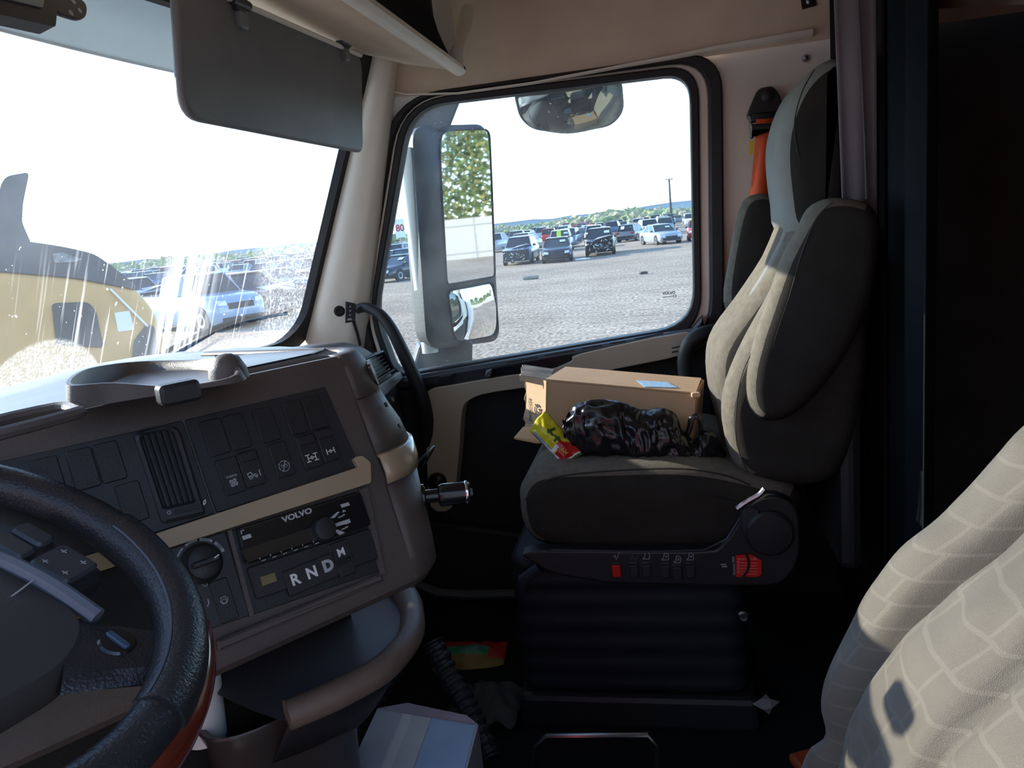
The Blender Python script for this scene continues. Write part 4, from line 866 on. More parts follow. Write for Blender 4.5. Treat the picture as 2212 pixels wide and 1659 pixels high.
b = MB(); b.loft([[BF(*BF.uv(*a), c) for a in pr] for pr, c in ((((1632, 248), (1680, 246)), .014), (((1631, 275), (1678, 274)), .020), (((1627, 330), (1674, 328)), .022), (((1620, 400), (1667, 398)), .022), (((1610, 500), (1655, 498)), .02))], closed=False); b.obj('webbing', orange, sb, sm=2, solid=.003)
b = MB(); b.plate(BF, rpoly(bf((1618, 270), (1680, 268), (1680, 283), (1624, 286), (1626, 300), (1619, 302)), .004), .016, .030, .004); b.obj('belt_guide', black, sb, sm=True)
b = MB(); b.plate(BF, rpoly(bf((1663, 325), (1675, 322), (1673, 372), (1664, 376), (1660, 372)), .002), .012, .0145); tg_ = b.obj('care_tag', yellowm, sb)
b = MB()
for y in (346, 352, 362): u, v = BF.uv(1666, y); b.strip(BF, [[(u-.006, v), (u+.006, v+.002)]], .002, .0146)
b.obj('tag_print', black, tg_)
b = MB(); b.plate(BF, bf((1618, 306), (1628, 304), (1626, 334), (1619, 336)), .010, .0125); b.obj('care_tag', yellowm, sb)

# ---- grab handles
b = MB(); P = smooth([at(772, 668, X=.945), at(790, 664, X=.935), at(820, 678, X=.925), at(846, 712, X=.92), at(870, 760, X=.92), at(895, 815, X=.92), at(912, 862, X=.93), at(922, 910, X=.95), at(926, 960, X=.97)], 4); b.tube(P, [.014+.012*i/(len(P)-1) for i in range(len(P))], 12); gh = b.obj('grab_handle', rubber, None, sm=True); tag(gh, 'curved black grab handle rising from the door to the windshield pillar', 'handle')
b = MB(); GF = Fr(at(757, 674, X=.905), (.45, -.89, 0), (0, 0, 1)); b.plate(GF, rpoly([GF.uv(*p) for p in ((746, 651), (769, 656), (767, 694), (745, 698))], .004), -.012, .006); ho = b.obj('remote_holder', black, None, bevel=.003); tag(ho, 'small black remote with white print on the windshield pillar', 'remote')
b = MB()
for y in (662, 671, 680): u, v = GF.uv(756, y); b.strip(GF, [circ(u, v, .002, 8)], .001, .0062)
u, v = GF.uv(755, 690); b.strip(GF, [[(u-.007, v), (u+.007, v-.001)], [(u-.004, v+.003), (u+.005, v+.003)]], .0018, .0062); b.obj('remote_print', white, ho)
b = MB(); b.tube([at(764, 694, X=.91), at(772, 720, X=.925), at(778, 745, X=.94)], .006, 8); b.obj('holder_stem', rubber, ho, sm=True)
b = MB(); P = smooth([at(1540, 716, X=.90), at(1515, 722, X=.885), at(1492, 738, X=.88), at(1480, 765, X=.88), at(1480, 800, X=.88), at(1490, 850, X=.88), at(1500, 900, X=.90)], 4); b.tube(P, .021, 12); g2 = b.obj('grab_handle', rubber, None, sm=True); tag(g2, 'black grab handle at the rear of the door beside the passenger seat', 'handle')

# ---- curtain between cab and sleeper
cur = thing('sleeper_curtain', (.3, -.44, .05), 'black pleated sleeper curtain with a mauve-grey front edge hanging behind the seats', 'curtain')
def curt(x0, x1, y, k, amp, ph, name, mat, top=2.0, bot=.05):
    def f(u, v): x = x0+(x1-x0)*u; return V((x, y+amp*sin(ph+u*k*2*pi), bot+(top-bot)*v))
    b = MB(); b.grid(f, int(14*k)+8, 2); return b.obj(name, mat, cur, sm=2, solid=.004)
XE = .415; SE = [at(1797, 0, X=XE), at(1894, 0, X=XE), at(1822, 430, X=XE), at(1895, 430, X=XE)]
b = MB(); b.loft([[V((XE+.004*sin(t*9), a.y+(c.y-a.y)*t, z)) for t in [i/12 for i in range(13)]] for a, c, z in ((SE[0]+V((0, .006, 0)), SE[1], 2.0), (SE[2], SE[3], 1.10))], closed=False); b.obj('front_edge', curtm, cur, sm=2, solid=.004)
b = MB(); b.tube([at(1852, -60, X=XE-.006), at(1868, 300, X=XE-.006), at(1872, 430, X=XE-.006)], .0022, 5); b.obj('edge_seam', M('mauve_seam', (.10, .09, .095), .9), cur)
curt(.47, .98, -.465, 5, .012, .5, 'pleat_panel', M('grey_curtain', (.02, .02, .022), .95, spec=.1))
curt(.415, .19, -.465, 2, .016, 1.0, 'pleat_panel', curtd)
b = MB(); b.loft([[V((x, -.565, .05)) for x in (.98, .60)], [V((x, -.565, 2.0)) for x in (.98, .60)]], closed=False); b.obj('rear_panel', curtd, cur, solid=.006)

# ---- cardboard box on the passenger seat
n0, n1 = at(1180, 823, X=.55), at(1499, 852, X=.49)
ln = (n1-n0); bx_u = ln.normalized(); f0 = at(1196, 796, X=.665); 
wv = V((.165, .0, .0)); wv = wv-bx_u*wv.dot(bx_u); hv = bx_u.cross(wv).normalized(); hv = hv if hv.z > 0 else -hv
L_, Wd, Hh = ln.length, .17, .150
BX = Fr(n0, bx_u, hv)                                        # near face plane, n to the driver
if BX.n.x > 0: BX.n = -BX.n
box = thing('cardboard_box', n0-hv*Hh, 'torn brown cardboard box lying open on the passenger seat', 'box')
def bxp(u, v, d): return BX.o+BX.u*u+BX.v*v-BX.n*d
def slab(name, pts, mat, th=.004, par=None, bevel=0):
    c = [V(p) for p in pts]; nn = (c[1]-c[0]).cross(c[2]-c[0]).normalized()*th; b = MB(); b.loft([[p for p in c], [p+nn for p in c]]); return b.obj(name, mat, par or box)
slab('near_side', [bxp(0, 0, 0), bxp(L_, 0, 0), bxp(L_, -Hh, 0), bxp(0, -Hh, 0)], card)
slab('far_side', [bxp(0, 0, Wd), bxp(L_, 0, Wd), bxp(L_, -Hh, Wd), bxp(0, -Hh, Wd)], card)
tp_ = slab('top_side', [bxp(-.002, .001, 0), bxp(L_+.004, .001, 0), bxp(L_-.004, .001, Wd), bxp(.0, .001, Wd)], card)
slab('bottom_side', [bxp(0, -Hh, 0), bxp(L_, -Hh, 0), bxp(L_, -Hh, Wd), bxp(0, -Hh, Wd)], card)
slab('end_side', [bxp(L_, 0, 0), bxp(L_, -Hh, 0), bxp(L_, -Hh, Wd), bxp(L_, 0, Wd)], card)
TF = Fr(bxp(0, .006, 0), BX.u, bxp(0, 0, 1)-bxp(0, 0, 0))
b = MB(); b.plate(TF, [TF.uv(*p) for p in ((1374, 822), (1442, 826), (1464, 838), (1392, 836))], .0, .0008); lb = b.obj('shipping_label', M('pale_blue_label', (.33, .50, .66), .4, var=.3, vs=90), box)
q = bxp(L_+.004, 0, -.002); b = MB(); b.box(q, (.012, .02, .012), .2); b.obj('tape_end', cardin, box, bevel=.003)
fl = [at(1180, 823, X=.548), at(1178, 922, X=.548), at(1132, 930, X=.61), at(1137, 815, X=.61)]
def torn(a, c, k, amp): return [a.lerp(c, i/k)+V((0, random.uniform(-amp, amp), random.uniform(-amp, amp)*.4)) for i in range(k+1)]
ed = [fl[0], fl[1]]+torn(fl[2], fl[3], 14, .004)
b = MB(); b.loft([ed, [p+V((.004, .001, 0)) for p in ed]]); sf = b.obj('side_flap', cardin, box)
FF = Fr((fl[0]+fl[2])/2+V((-.0006, 0, 0)), fl[0]-fl[3], fl[3]-fl[2])
u, v = FF.uv(1145, 885); text(FF, 'RECICLAJE', u, v, .013, 'lettering', M('ink', (.06, .05, .05), .7), sf, rot=-pi/2+.05, c=.0005)
u, v = FF.uv(1161, 884); b = MB()
for k in range(3):
    a = 90+120*k; b.strip(FF, [[(u+.011*cos(R(a-48)), v+.011*sin(R(a-48))), (u+.012*cos(R(a-10)), v+.012*sin(R(a-10))), (u+.011*cos(R(a+34)), v+.011*sin(R(a+34)))], [(u+.007*cos(R(a+34)), v+.007*sin(R(a+34))), (u+.0145*cos(R(a+34)), v+.0145*sin(R(a+34)))]], .0042, .0006)
b.obj('recycling_symbol', M('ink2', (.06, .05, .05), .7), sf)
tf = [at(1186, 824, X=.555), at(1196, 797, X=.71), at(1132, 786, X=.71), at(1122, 812, X=.57)]
ins_ = torn(tf[2], tf[3], 10, .005)
b = MB(); ed = [tf[0], tf[1]]+ins_; b.loft([ed, [p+V((0, 0, -.005)) for p in ed]]); tpf = b.obj('top_flap', M('printed_flap', (.20, .16, .115), .8, var=.75, vs=30, stretch=(1, .3, 1)), box)
b = MB(); ed = [tf[3], tf[0]]; b.loft([[tf[3]+V((-.001, 0, .001)), tf[0]+V((-.001, 0, .001)), tf[0]+V((-.001, 0, -.014)), tf[3]+V((-.001, 0, -.012))], [tf[3], tf[0], tf[0]+V((0, 0, -.014)), tf[3]+V((0, 0, -.012))]]); b.obj('flap_edge', cardin, tpf)
bfl = [at(1178, 922, X=.55), at(1195, 950, X=.50), at(1160, 955, X=.49), at(1110, 945, X=.49), at(1130, 922, X=.54)]
b = MB(); b.loft([bfl, [p+V((0, 0, -.004)) for p in bfl]]); b.obj('bottom_flap', cardin, box)

# ---- black plastic bag
def bagshape():
    top = [(1212, 905), (1235, 880), (1262, 866), (1300, 861), (1340, 866), (1362, 880), (1388, 884), (1420, 880), (1442, 892), (1452, 925), (1480, 948), (1500, 925), (1530, 935), (1565, 975)]
    bot = [(1230, 955), (1245, 985), (1268, 998), (1310, 1003), (1350, 1004), (1390, 1004), (1420, 1004), (1450, 1004), (1480, 1006), (1500, 1008), (1520, 1010), (1540, 1010), (1555, 1008), (1566, 995)]
    N = 110; M_ = 44; T = smooth([V((*p, 0)) for p in top], 8); Bt = smooth([V((*p, 0)) for p in bot], 8)
    def f(s, t):
        i = min(len(T)-1, int(s*(len(T)-1))); p = T[i].lerp(Bt[i], 0); 
        xc = .445; a = t*2*pi; top_ = at(p.x, p.y, X=xc); bot_ = at(Bt[i].x, Bt[i].y, X=xc); c = (top_+bot_)/2; hz = (top_.z-bot_.z)/2; w = .06*(.35+.65*sin(pi*min(1, max(.04, s))))
        n1 = noise.noise((s*7, cos(a)*2, sin(a)*2)); n2 = abs(noise.noise((s*11+3+a*.6, cos(a)*3, sin(a)*3))); n3 = abs(noise.noise((s*26-a, cos(a)*7, sin(a)*7)))
        k = 1.08+.14*n1-.42*n2-.22*n3
        return V((c.x-.01+cos(a)*w*k, c.y+.012*n1*sin(a), c.z+sin(a)*hz*(k if sin(a) < .3 else 1.03-.25*n2-.10*n3)))
    return f, N, M_
f, N_, M_ = bagshape()
b = MB(); b.grid(f, N_, M_); bag = b.obj('plastic_bag', bagm, None, sm=2); tag(bag, 'crumpled black plastic bag on the passenger seat in front of the box', 'bag')
b = MB(); b.tube(smooth([at(1478, 950, X=.425), at(1490, 925, X=.42), at(1494, 905, X=.42), at(1508, 899, X=.42), at(1514, 915, X=.425), at(1512, 950, X=.43)], 4), .007, 7, flat=.5); b.obj('bag_handle', bagm, bag, sm=True)
b = MB(); b.grid(lambda u, v: at(1214+22*u+10*v, 905+45*v-14*u+6*sin(u*7), X=.415+.02*u), 8, 8); b.obj('bag_mouth', bagm, bag, sm=2)

# ---- yellow snack bag
q0, q1, q2, q3 = at(1174, 888, X=.40), at(1212, 906, X=.40), at(1252, 992, X=.365), at(1146, 926, X=.385)
q2b = at(1225, 1001, X=.365)
def sn(s, t):
    a = q0.lerp(q1, s); c = q3.lerp(q2b, s) if False else at(1146+80*s, 928+72*s, X=.385-.02*s)
    p = at(1174+38*t*0+0, 888, X=.4)
    A_, B2, C_, D_ = q0, at(1206, 906, X=.395), at(1250, 992, X=.362), at(1146, 927, X=.385)
    e = at(1222, 1002, X=.362)
    pt = (A_*(1-s)+B2*s)*(1-t)+(D_*(1-s)+e*s)*t
    return pt
def sn2(s, t):
    # s along the bag (open end to printed end), t across
    A_, B2 = at(1144, 931, X=.43), at(1179, 887, X=.45); C_, D_ = at(1217, 1005, X=.385), at(1260, 982, X=.40)
    p = A_.lerp(C_, s).lerp(B2.lerp(D_, s), t); puff = .018*sin(pi*t)*(sin(pi*min(1, s+.1))**.5) + .004*noise.noise((s*9, t*6, 2))
    return p+V((-.8, .2, .5))*puff
sm_ = [M('yellow_foil', (.72, .62, .03), .25, var=.08, bump=.3, bs=60), M('red_foil', (.55, .02, .02), .25, var=.1), M('white_foil', (.8, .8, .78), .3), M('grey_foil', (.33, .37, .42), .3), M('green_foil', (.05, .14, .03), .3)]
b = MB(); NS, NT = 36, 20
b.grid(sn2, NS, NT)
for i, fc in enumerate(b.f):
    s, t = (i % NS+.5)/NS, (i//NS+.5)/NT; k = 0
    if s > .66+.06*sin(t*8): k = 1
    if t < .17 and .12 < s < .62: k = 3
    if t < .10 and s > .45: k = 2
    if .62 < s < .70 and t < .45: k = 2
    if s > .93: k = 2
    if s > .95 and t > .5: k = 4
    if .30 < s < .62 and (abs(t-.62-.25*(s-.46)) < .05 or (abs(s-.36) < .035 and .5 < t < .85) or (abs(s-.55) < .03 and .45 < t < .75)): k = 4
    b.m[i] = k
b.grid(lambda s, t: sn2(s, t)+V((.012, -.004, -.012))*sin(pi*t)*sin(pi*s), NS, NT)
sn_o = b.obj('snack_bag', sm_, None, sm=2); tag(sn_o, 'yellow and red foil snack bag leaning against the black bag', 'snack bag')
SF = Fr(sn2(.82, .5)+V((-.008, .002, .004)), sn2(.9, .5)-sn2(.7, .5), sn2(.8, .8)-sn2(.8, .2)); b = MB(); b.strip(SF, [[(-.008, -.004), (-.005, .006), (-.004, -.003), (-.001, .002), (.001, -.004), (.004, .003), (.007, -.002), (.009, .005)]], .0016, .001); b.obj('yellow_print', yellowm, sn_o)

# ---- on the floor: carton, hoses, snack packet, rag, paper scrap
ctop = .30
cb_ = [at(815, 1531, Z=ctop), at(1033, 1566, Z=ctop)]; cu_ = cb_[1]-cb_[0]; cv_ = at(757, 1655, Z=ctop)-cb_[0]
car = thing('white_carton', V((cb_[0].x, cb_[0].y, 0)), 'white carton with a pale striped label standing on the cab floor', 'carton')
c4 = [cb_[0], cb_[1], cb_[1]+cv_*1.6, cb_[0]+cv_*1.6]
b = MB(); b.loft([[V((p.x, p.y, 0.0)) for p in c4], [p for p in c4]]); b.obj('carton_body', M('carton_white', (.42, .42, .47), .5, var=.05), car)
fl_ = [cb_[0]+V((0, 0, .001)), cb_[1]+V((0, 0, .001)), at(1008, 1545, Z=ctop+.012), at(880, 1518, Z=ctop+.012)]
b = MB(); b.loft([fl_, [p+V((0, 0, -.002)) for p in fl_]]); b.obj('carton_flap', M('carton_flap', (.30, .30, .36), .5), car)
CF = Fr(cb_[0]+V((0, 0, .0005)), cu_, cv_*-1); 
if CF.n.z < 0: CF.n = -CF.n
cl_ = cu_.length
b = MB(); b.loft([[cb_[0]+cu_*a+cv_*c+V((0, 0, .0006)) for a, c in ((.28, .02), (.55, .02), (.55, 1.6), (.28, 1.6))], [cb_[0]+cu_*a+cv_*c+V((0, 0, .0012)) for a, c in ((.28, .02), (.55, .02), (.55, 1.6), (.28, 1.6))]]); b.obj('label_panel', M('grey_label', (.50, .53, .55), .4), car)
b = MB(); b.loft([[cb_[0]+cu_*a+cv_*c+V((0, 0, .0006)) for a, c in ((.56, .02), (.98, .02), (.98, 1.6), (.56, 1.6))], [cb_[0]+cu_*a+cv_*c+V((0, 0, .0012)) for a, c in ((.56, .02), (.98, .02), (.98, 1.6), (.56, 1.6))]]); b.obj('label_panel', M('blue_label', (.30, .45, .66), .4), car)
b = MB()
for k in range(7): a = .27+.014*k; b.loft([[cb_[0]+cu_*x+cv_*c+V((0, 0, z)) for x, c in ((a, .02), (a+.006, .02), (a+.006, 1.6), (a, 1.6))] for z in (.001, .0016)])
b.obj('label_stripes', white, car)
def hose(name, pts, r, label):
    P = smooth(pts, 14); b = MB(); b.tube(P, [r*(1+.10*(1 if i % 4 < 2 else -1)) for i in range(len(P))], 12); return tag(b.obj(name, M('hose_grey', (.028, .03, .034), .5), None, sm=True, angle=20), label, 'hose')
hose('corrugated_hose', [at(935, 1385, X=.25), at(965, 1450, X=.22), at(1000, 1510, X=.18), at(1030, 1570, X=.14), at(1060, 1640, X=.1)], .024, 'grey corrugated hose running down behind the white carton')
hose('corrugated_hose', [at(880, 1400, X=.22), at(850, 1450, X=.18), at(820, 1500, X=.15), at(790, 1550, X=.12), at(770, 1600, X=.1)], .022, 'grey corrugated hose under the dash shelf, the nearer left one')
b = MB(); ql = at(1030, 1415, Z=.02)
def pk(s, t, sg=1):
    x = at(950+150*s, 1385+0*s, X=.66+.02*s); return x+V((-.10*(1-t), 0, -.035*(1-t)))+V((0, 0, sg*.022*sin(pi*s)*sin(pi*t)+.004*noise.noise((s*8, t*8, 1))))
b.grid(lambda s, t: pk(s, t), 24, 16)
for i in range(len(b.f)):
    s, t = (i % 24+.5)/24, (i//24+.5)/16; b.m[i] = 2 if t < .35 else (1 if t < .7 and s < .75 else 0)
b.grid(lambda s, t: pk(s, t, -1), 24, 16)
tag(b.obj('snack_packet', [M('packet_red', (.35, .02, .015), .3), M('packet_green', (.03, .22, .10), .3), M('packet_gold', (.20, .13, .03), .25)], None, sm=2), 'red green and gold snack packet lying in the dark footwell', 'packet')
b = MB(); c0 = at(1050, 1520, Z=.03)
b.grid(lambda s, t: c0+V((.16*(t-.5), .18*(.5-s), .045*sin(pi*s)*sin(pi*t)+.02*noise.noise((s*6, t*6, 5)))), 24, 24); tag(b.obj('crumpled_rag', M('olive_rag', (.045, .048, .042), .8), None, sm=2), 'crumpled dark rag on the floor beside the white carton', 'rag')
b = MB(); c1 = at(1655, 1520, X=.30)
pp = [(0, .03), (.008, .012), (.03, .0), (.012, -.008), (.006, -.03), (-.008, -.01), (-.03, -.002), (-.010, .006)]
b.loft([[c1+V((.004*((i*7) % 5-2), -a, c)) for i, (a, c) in enumerate(pp)], [c1+V((.003+.004*((i*7) % 5-2), -a*.95, c*.95)) for i, (a, c) in enumerate(pp)]]); tag(b.obj('paper_scrap', M('scrap_grey', (.22, .21, .23), .6), None), 'torn pale paper scrap stuck low behind the passenger seat', 'paper')
b = MB(); c2 = at(1745, 1648, X=.0); b.box(c2, (.05, .05, .02), .4); tag(b.obj('orange_buckle', M('dark_orange', (.35, .06, .02), .5), None, bevel=.006), 'small orange buckle low beside the driver seat', 'buckle')
b = MB(); b.tube([at(1152, 1659, X=.1), at(1158, 1610, X=.1), at(1180, 1590, X=.1), at(1400, 1588, X=.1), at(1418, 1610, X=.1), at(1420, 1659, X=.1)], .006, 8); tag(b.obj('metal_hoop', steel, None, sm=True), 'thin dark metal hoop on the floor below the passenger seat', 'hoop')
# ================================================================ OUTSIDE
tyre = M('tyre', (.02, .02, .022), .8); rimm = M('wheel_alloy', (.35, .36, .38), .35, metal=.8); cglass = M('car_glass', (.02, .028, .035), .06, spec=.8); under = M('car_underside', (.02, .02, .022), .7)
lampm = M('car_headlight', (.6, .62, .65), .1, spec=.8); tailm = M('car_taillight', (.35, .015, .01), .2); stick = M('windshield_sticker', (.55, .68, .80), .5)
PAINT = {k: M('paint_'+k, c, .28, var=.04, coat=.5) for k, c in dict(white=(.66, .68, .70), silver=(.36, .39, .43), black=(.020, .022, .028), blue=(.05, .10, .20), navy=(.025, .035, .07), red=(.50, .025, .02), grey=(.12, .13, .15), maroon=(.12, .03, .035), steel_blue=(.24, .33, .44), tan=(.34, .28, .2)).items()}
KINDS = {  # length, width, height, hood z, belt z, cabin x: base rear, roof rear, roof front, base front (x to the front, 0 = middle), bed
    'sedan': (4.7, 1.82, 1.45, .82, .95, -1.75, -1.0, .25, 1.05), 'suv': (4.6, 1.88, 1.72, 1.02, 1.10, -2.2, -1.95, .35, 1.05),
    'hatch': (4.2, 1.78, 1.52, .90, .98, -1.95, -1.55, .30, 1.05), 'pickup': (5.6, 1.98, 1.88, 1.12, 1.22, -.75, -.55, .85, 1.45)}
PROTO = {}
def carproto(kind, lod):
    L, Wd, H, zh, zb, xa, xb, xc, xd = KINDS[kind]; w = Wd/2; root = thing('car', (0, 0, 0), 'x', 'car'); g = .20
    # body: sections from rear to front
    zr = zb if kind != 'sedan' else zb-.02
    st = [(-L/2, .86, g+.22, zr-.28), (-L/2+.06, .94, g+.06, zr-.06), (-L/2+.3, .99, g, zr), (xa, 1, g, zb), (0, 1, g, zb), (xd, 1, g, zb-.02), (L/2-.5, .985, g, zh), (L/2-.14, .93, g+.02, zh-.10), (L/2, .82, g+.14, zh-.30)]
    b = MB(); rings = []
    for x, k, z0, z1 in st:
        W_ = w*k; rings.append([V((x, y, z)) for y, z in ((-W_*.9, z0), (-W_, z0+.14), (-W_, z0+(z1-z0)*.55), (-W_*.97, z1-.08), (-W_*.86, z1), (W_*.86, z1), (W_*.97, z1-.08), (W_, z0+(z1-z0)*.55), (W_, z0+.14), (W_*.9, z0))])
    b.loft(rings); b.obj('body', PAINT['white'], root, sm=True, angle=50)
    if kind == 'pickup':
        b = MB(); b.box(((-L/2+xa)/2-.02, 0, zb+.005), (xa+L/2-.2, Wd*.80, .02)); b.obj('cargo_bed', under, root)
    lo = [(xa, w*.93), (xd, w*.93)]; wr_ = w*.72
    gl = [[V((xa+.06, -w*.90, zb-.02)), V((xd-.02, -w*.90, zb-.02)), V((xd-.02, w*.90, zb-.02)), V((xa+.06, w*.90, zb-.02))], [V((xb+.02, -wr_, H-.06)), V((xc-.02, -wr_, H-.06)), V((xc-.02, wr_, H-.06)), V((xb+.02, wr_, H-.06))]]
    b = MB(); b.loft(gl); b.obj('windows', cglass, root)
    b = MB(); b.loft([[V((x, y, z)) for x, y in rrect(xb-.04, xc+.04, -wr_-.02, wr_+.02, .12, 3)] for z in (H-.07, H-.03)]+[[V((x, y, H)) for x, y in rrect(xb+.06, xc-.08, -wr_+.10, wr_-.10, .12, 3)]])
    def post(x0, x1, t): 
        for s in (-1, 1):
            b.loft([[V((x0+a, s*(w*.905), zb-.03)) for a in (-t, t)]+[V((x0+t, s*(w*.905)-s*.05, zb-.03)), V((x0-t, s*(w*.905)-s*.05, zb-.03))], [V((x1+a, s*(wr_+.012), H-.05)) for a in (-t, t)]+[V((x1+t, s*(wr_-.04), H-.05)), V((x1-t, s*(wr_-.04), H-.05))]])
    post(xa+.08, xb+.02, .09); post(xd-.03, xc, .055); post((xa+xd)/2+.1, (xb+xc)/2+.1, .05)
    b.obj('roof', PAINT['white'], root, sm=True, angle=30)
    if lod: return root
    for s in (-1, 1):
        for x in (-L/2+.85, L/2-.88):
            r = .33 if kind != 'pickup' else .39; b = MB(); b.lathe((x, s*(w-.21), r), (0, s, 0), [(r*.6, 0), (r*.96, .01), (r, .05), (r, .18), (r*.94, .215)], 18); b.k = 1; b.lathe((x, s*(w-.21), r), (0, s, 0), [(r*.66, .205), (r*.62, .222), (r*.2, .21), (.001, .215)], 10, caps=False); b.obj('wheel', [tyre, rimm], root, sm=True)
            b = MB(); b.lathe((x, s*(w-.02), r+.01), (0, s, 0), [(r*1.17, 0), (r*1.17, .024)], 18); b.obj('wheel_arch', under, root)
        b = MB(); b.loft([[V((L/2-.10, s*w*.80, zh-.26)), V((L/2-.02, s*w*.52, zh-.28)), V((L/2-.02, s*w*.54, zh-.16)), V((L/2-.16, s*w*.80, zh-.13))], [V((L/2-.04, s*w*.82, zh-.27)), V((L/2+.02, s*w*.52, zh-.29)), V((L/2+.0, s*w*.54, zh-.15)), V((L/2-.12, s*w*.83, zh-.12))]]); b.obj('headlight', lampm, root)
        b = MB(); b.box((-L/2+.03, s*w*.78, zr-.20), (.10, .30, .16)); b.obj('taillight', tailm, root, bevel=.02)
        b = MB(); b.box((xd-.15, s*(w+.06), zb+.03), (.10, .18, .13)); b.obj('door_mirror', PAINT['black'], root, bevel=.03)
    b = MB(); b.box((L/2-.02, 0, zh-.34), (.06, w*.95, .20)); b.obj('grille', under, root, bevel=.02)
    b = MB(); b.box((L/2-.04, 0, g+.16), (.14, w*1.5, .16)); b.obj('bumper', under, root, bevel=.04)
    b = MB(); b.box((-L/2+.03, 0, g+.24), (.12, w*1.7, .18)); b.obj('rear_bumper', under, root, bevel=.04)
    return root
def put(kind, x, y, head, colour, label, group=None, lod=0, z=None, base=None):
    if not lod: NEAR.append((x, y))
    key = (kind, lod); fresh = key not in PROTO
    if fresh: PROTO[key] = carproto(kind, lod)
    o = PROTO[key] if fresh else copytree(PROTO[key])
    o.location = (x, y, GZ if z is None else z); o.rotation_euler.z = head; tag(o, label, 'pickup' if kind == 'pickup' else 'car', group)
    o.name = 'pickup_truck' if kind == 'pickup' else ('car' if kind != 'suv' else 'suv')
    for c in o.children:
        n = c.name.split('.')[0]
        if n in ('body', 'roof'): c.material_slots[0].link = 'OBJECT'; c.material_slots[0].material = PAINT[colour]
    return o
NEAR = []
def gp(x, y): return at(x, y, Z=GZ)
def local(o, p): return o.matrix_basis @ V(p)
def addpart(o, mb, name, mat, **k):
    ROOT[o.name] = V((0, 0, 0)); return mb.obj(name, mat, o, **k)
def frontcar(kind, px, py, turn, colour, label, rear=False, **k):
    p = gp(px, py); L = KINDS[kind][0]; h = pi+R(turn)+(pi if rear else 0); d = V((cos(h), sin(h), 0))*(1 if not rear else -1)
    return put(kind, p.x-d.x*L/2, p.y-d.y*L/2, h, colour, label, **k)
def sticker(o, kind, y):
    L, Wd, H, zh, zb, xa, xb, xc, xd = KINDS[kind]; t = .45
    def q(yy, tt): return V((xd-.02+(xc-xd)*tt+.03, yy, zb+(H-.06-zb)*tt+.015))
    b = MB(); ps = [q(y, .45), q(y+.34, .45), q(y+.34, .72), q(y, .72)]; b.loft([ps, [p+V((.004, 0, .004)) for p in ps]]); addpart(o, b, 'sticker', stick)
def wreck(o, kind, seed):
    random.seed(seed); L, Wd, H, zh, zb, xa, xb, xc, xd = KINDS[kind]; w = Wd/2
    b = MB(); b.box((L/2-.03, 0, .62), (.30, Wd*.86, zh-.42)); addpart(o, b, 'open_engine_bay', under)
    for i in range(22):
        b = MB(); y, z = random.uniform(-.75, .75)*w, random.uniform(.35, zh-.1); b.tube([(L/2+.12, y, z), (L/2+.14, y+random.uniform(-.18, .18), z+random.uniform(-.16, .16))], random.uniform(.015, .035), 5); addpart(o, b, 'broken_part', lampm if random.random() < .5 else rimm)
# front row, facing the truck
c = frontcar('suv', 1117, 573, 2, 'steel_blue', 'wrecked pale blue SUV with a crushed open front, first right of the mirror'); wreck(c, 'suv', 3)
b = MB(); b.loft([[V((1.0, -.1, 1.12)), V((1.0, .85, 1.14)), V((2.15, .70, 1.22)), V((2.0, -.35, 1.0))], [V((1.0, -.1, 1.14)), V((1.0, .85, 1.16)), V((2.15, .70, 1.25)), V((2.0, -.35, 1.02))]]); addpart(c, b, 'bent_hood', PAINT['white'])
c = frontcar('sedan', 1204, 568, 6, 'black', 'black coupe with a windshield sticker, parked nose out in the front row'); sticker(c, 'sedan', .2)
c = frontcar('suv', 1210, 545, 4, 'white', 'white SUV with a green-tinted windshield behind the black coupe'); sticker(c, 'suv', .3)
b = MB(); q = [V((1.0, -.25, 1.15)), V((1.0, .1, 1.15)), V((.42, .1, 1.66)), V((.42, -.25, 1.66))]; b.loft([q, [p+V((.03, 0, .02)) for p in q]]); addpart(c, b, 'green_tint', M('lime_tint', (.42, .62, .05), .3))
c = frontcar('suv', 1297, 553, 3, 'black', 'black SUV with its front end torn off, sticker on the windshield'); wreck(c, 'suv', 8); sticker(c, 'suv', .3)
frontcar('suv', 1284, 526, 3, 'white', 'white SUV right behind the torn black SUV')
c = frontcar('hatch', 1351, 523, -14, 'grey', 'dark grey hatchback seen from behind with a note on its rear window', rear=True)
b = MB(); q = [V((-1.9, .1, 1.12)), V((-1.9, .42, 1.12)), V((-1.72, .42, 1.36)), V((-1.72, .1, 1.36))]; b.loft([q, [p+V((-.04, 0, .03)) for p in q]]); addpart(c, b, 'window_note', white)
frontcar('sedan', 1452, 527, 20, 'silver', 'silver sedan facing out at the right end of the front row')
frontcar('suv', 1411, 511, 10, 'white', 'white SUV standing just left of the silver sedan')
p = gp(1392, 503); put('sedan', p.x, p.y, R(95), 'white', 'white sedan seen side-on behind the front row')
p = gp(1508, 520); put('hatch', p.x+2, p.y-.2, pi, 'red', 'red hatchback cut off by the right edge of the door window')
p = gp(1166, 515); put('pickup', p.x, p.y, R(70), 'steel_blue', 'silver-blue crew-cab pickup seen from the side in the second row')
p = gp(1253, 520); put('sedan', p.x, p.y, R(60), 'navy', 'navy car with its hood up in the second row')
c = frontcar('suv', 868, 598, -20, 'blue', 'blue SUV with red tail lights beside the 80 sign', rear=True)
c = frontcar('sedan', 818, 613, -20, 'black', 'black sedan parked beside the blue SUV at the left of the door window', rear=False)
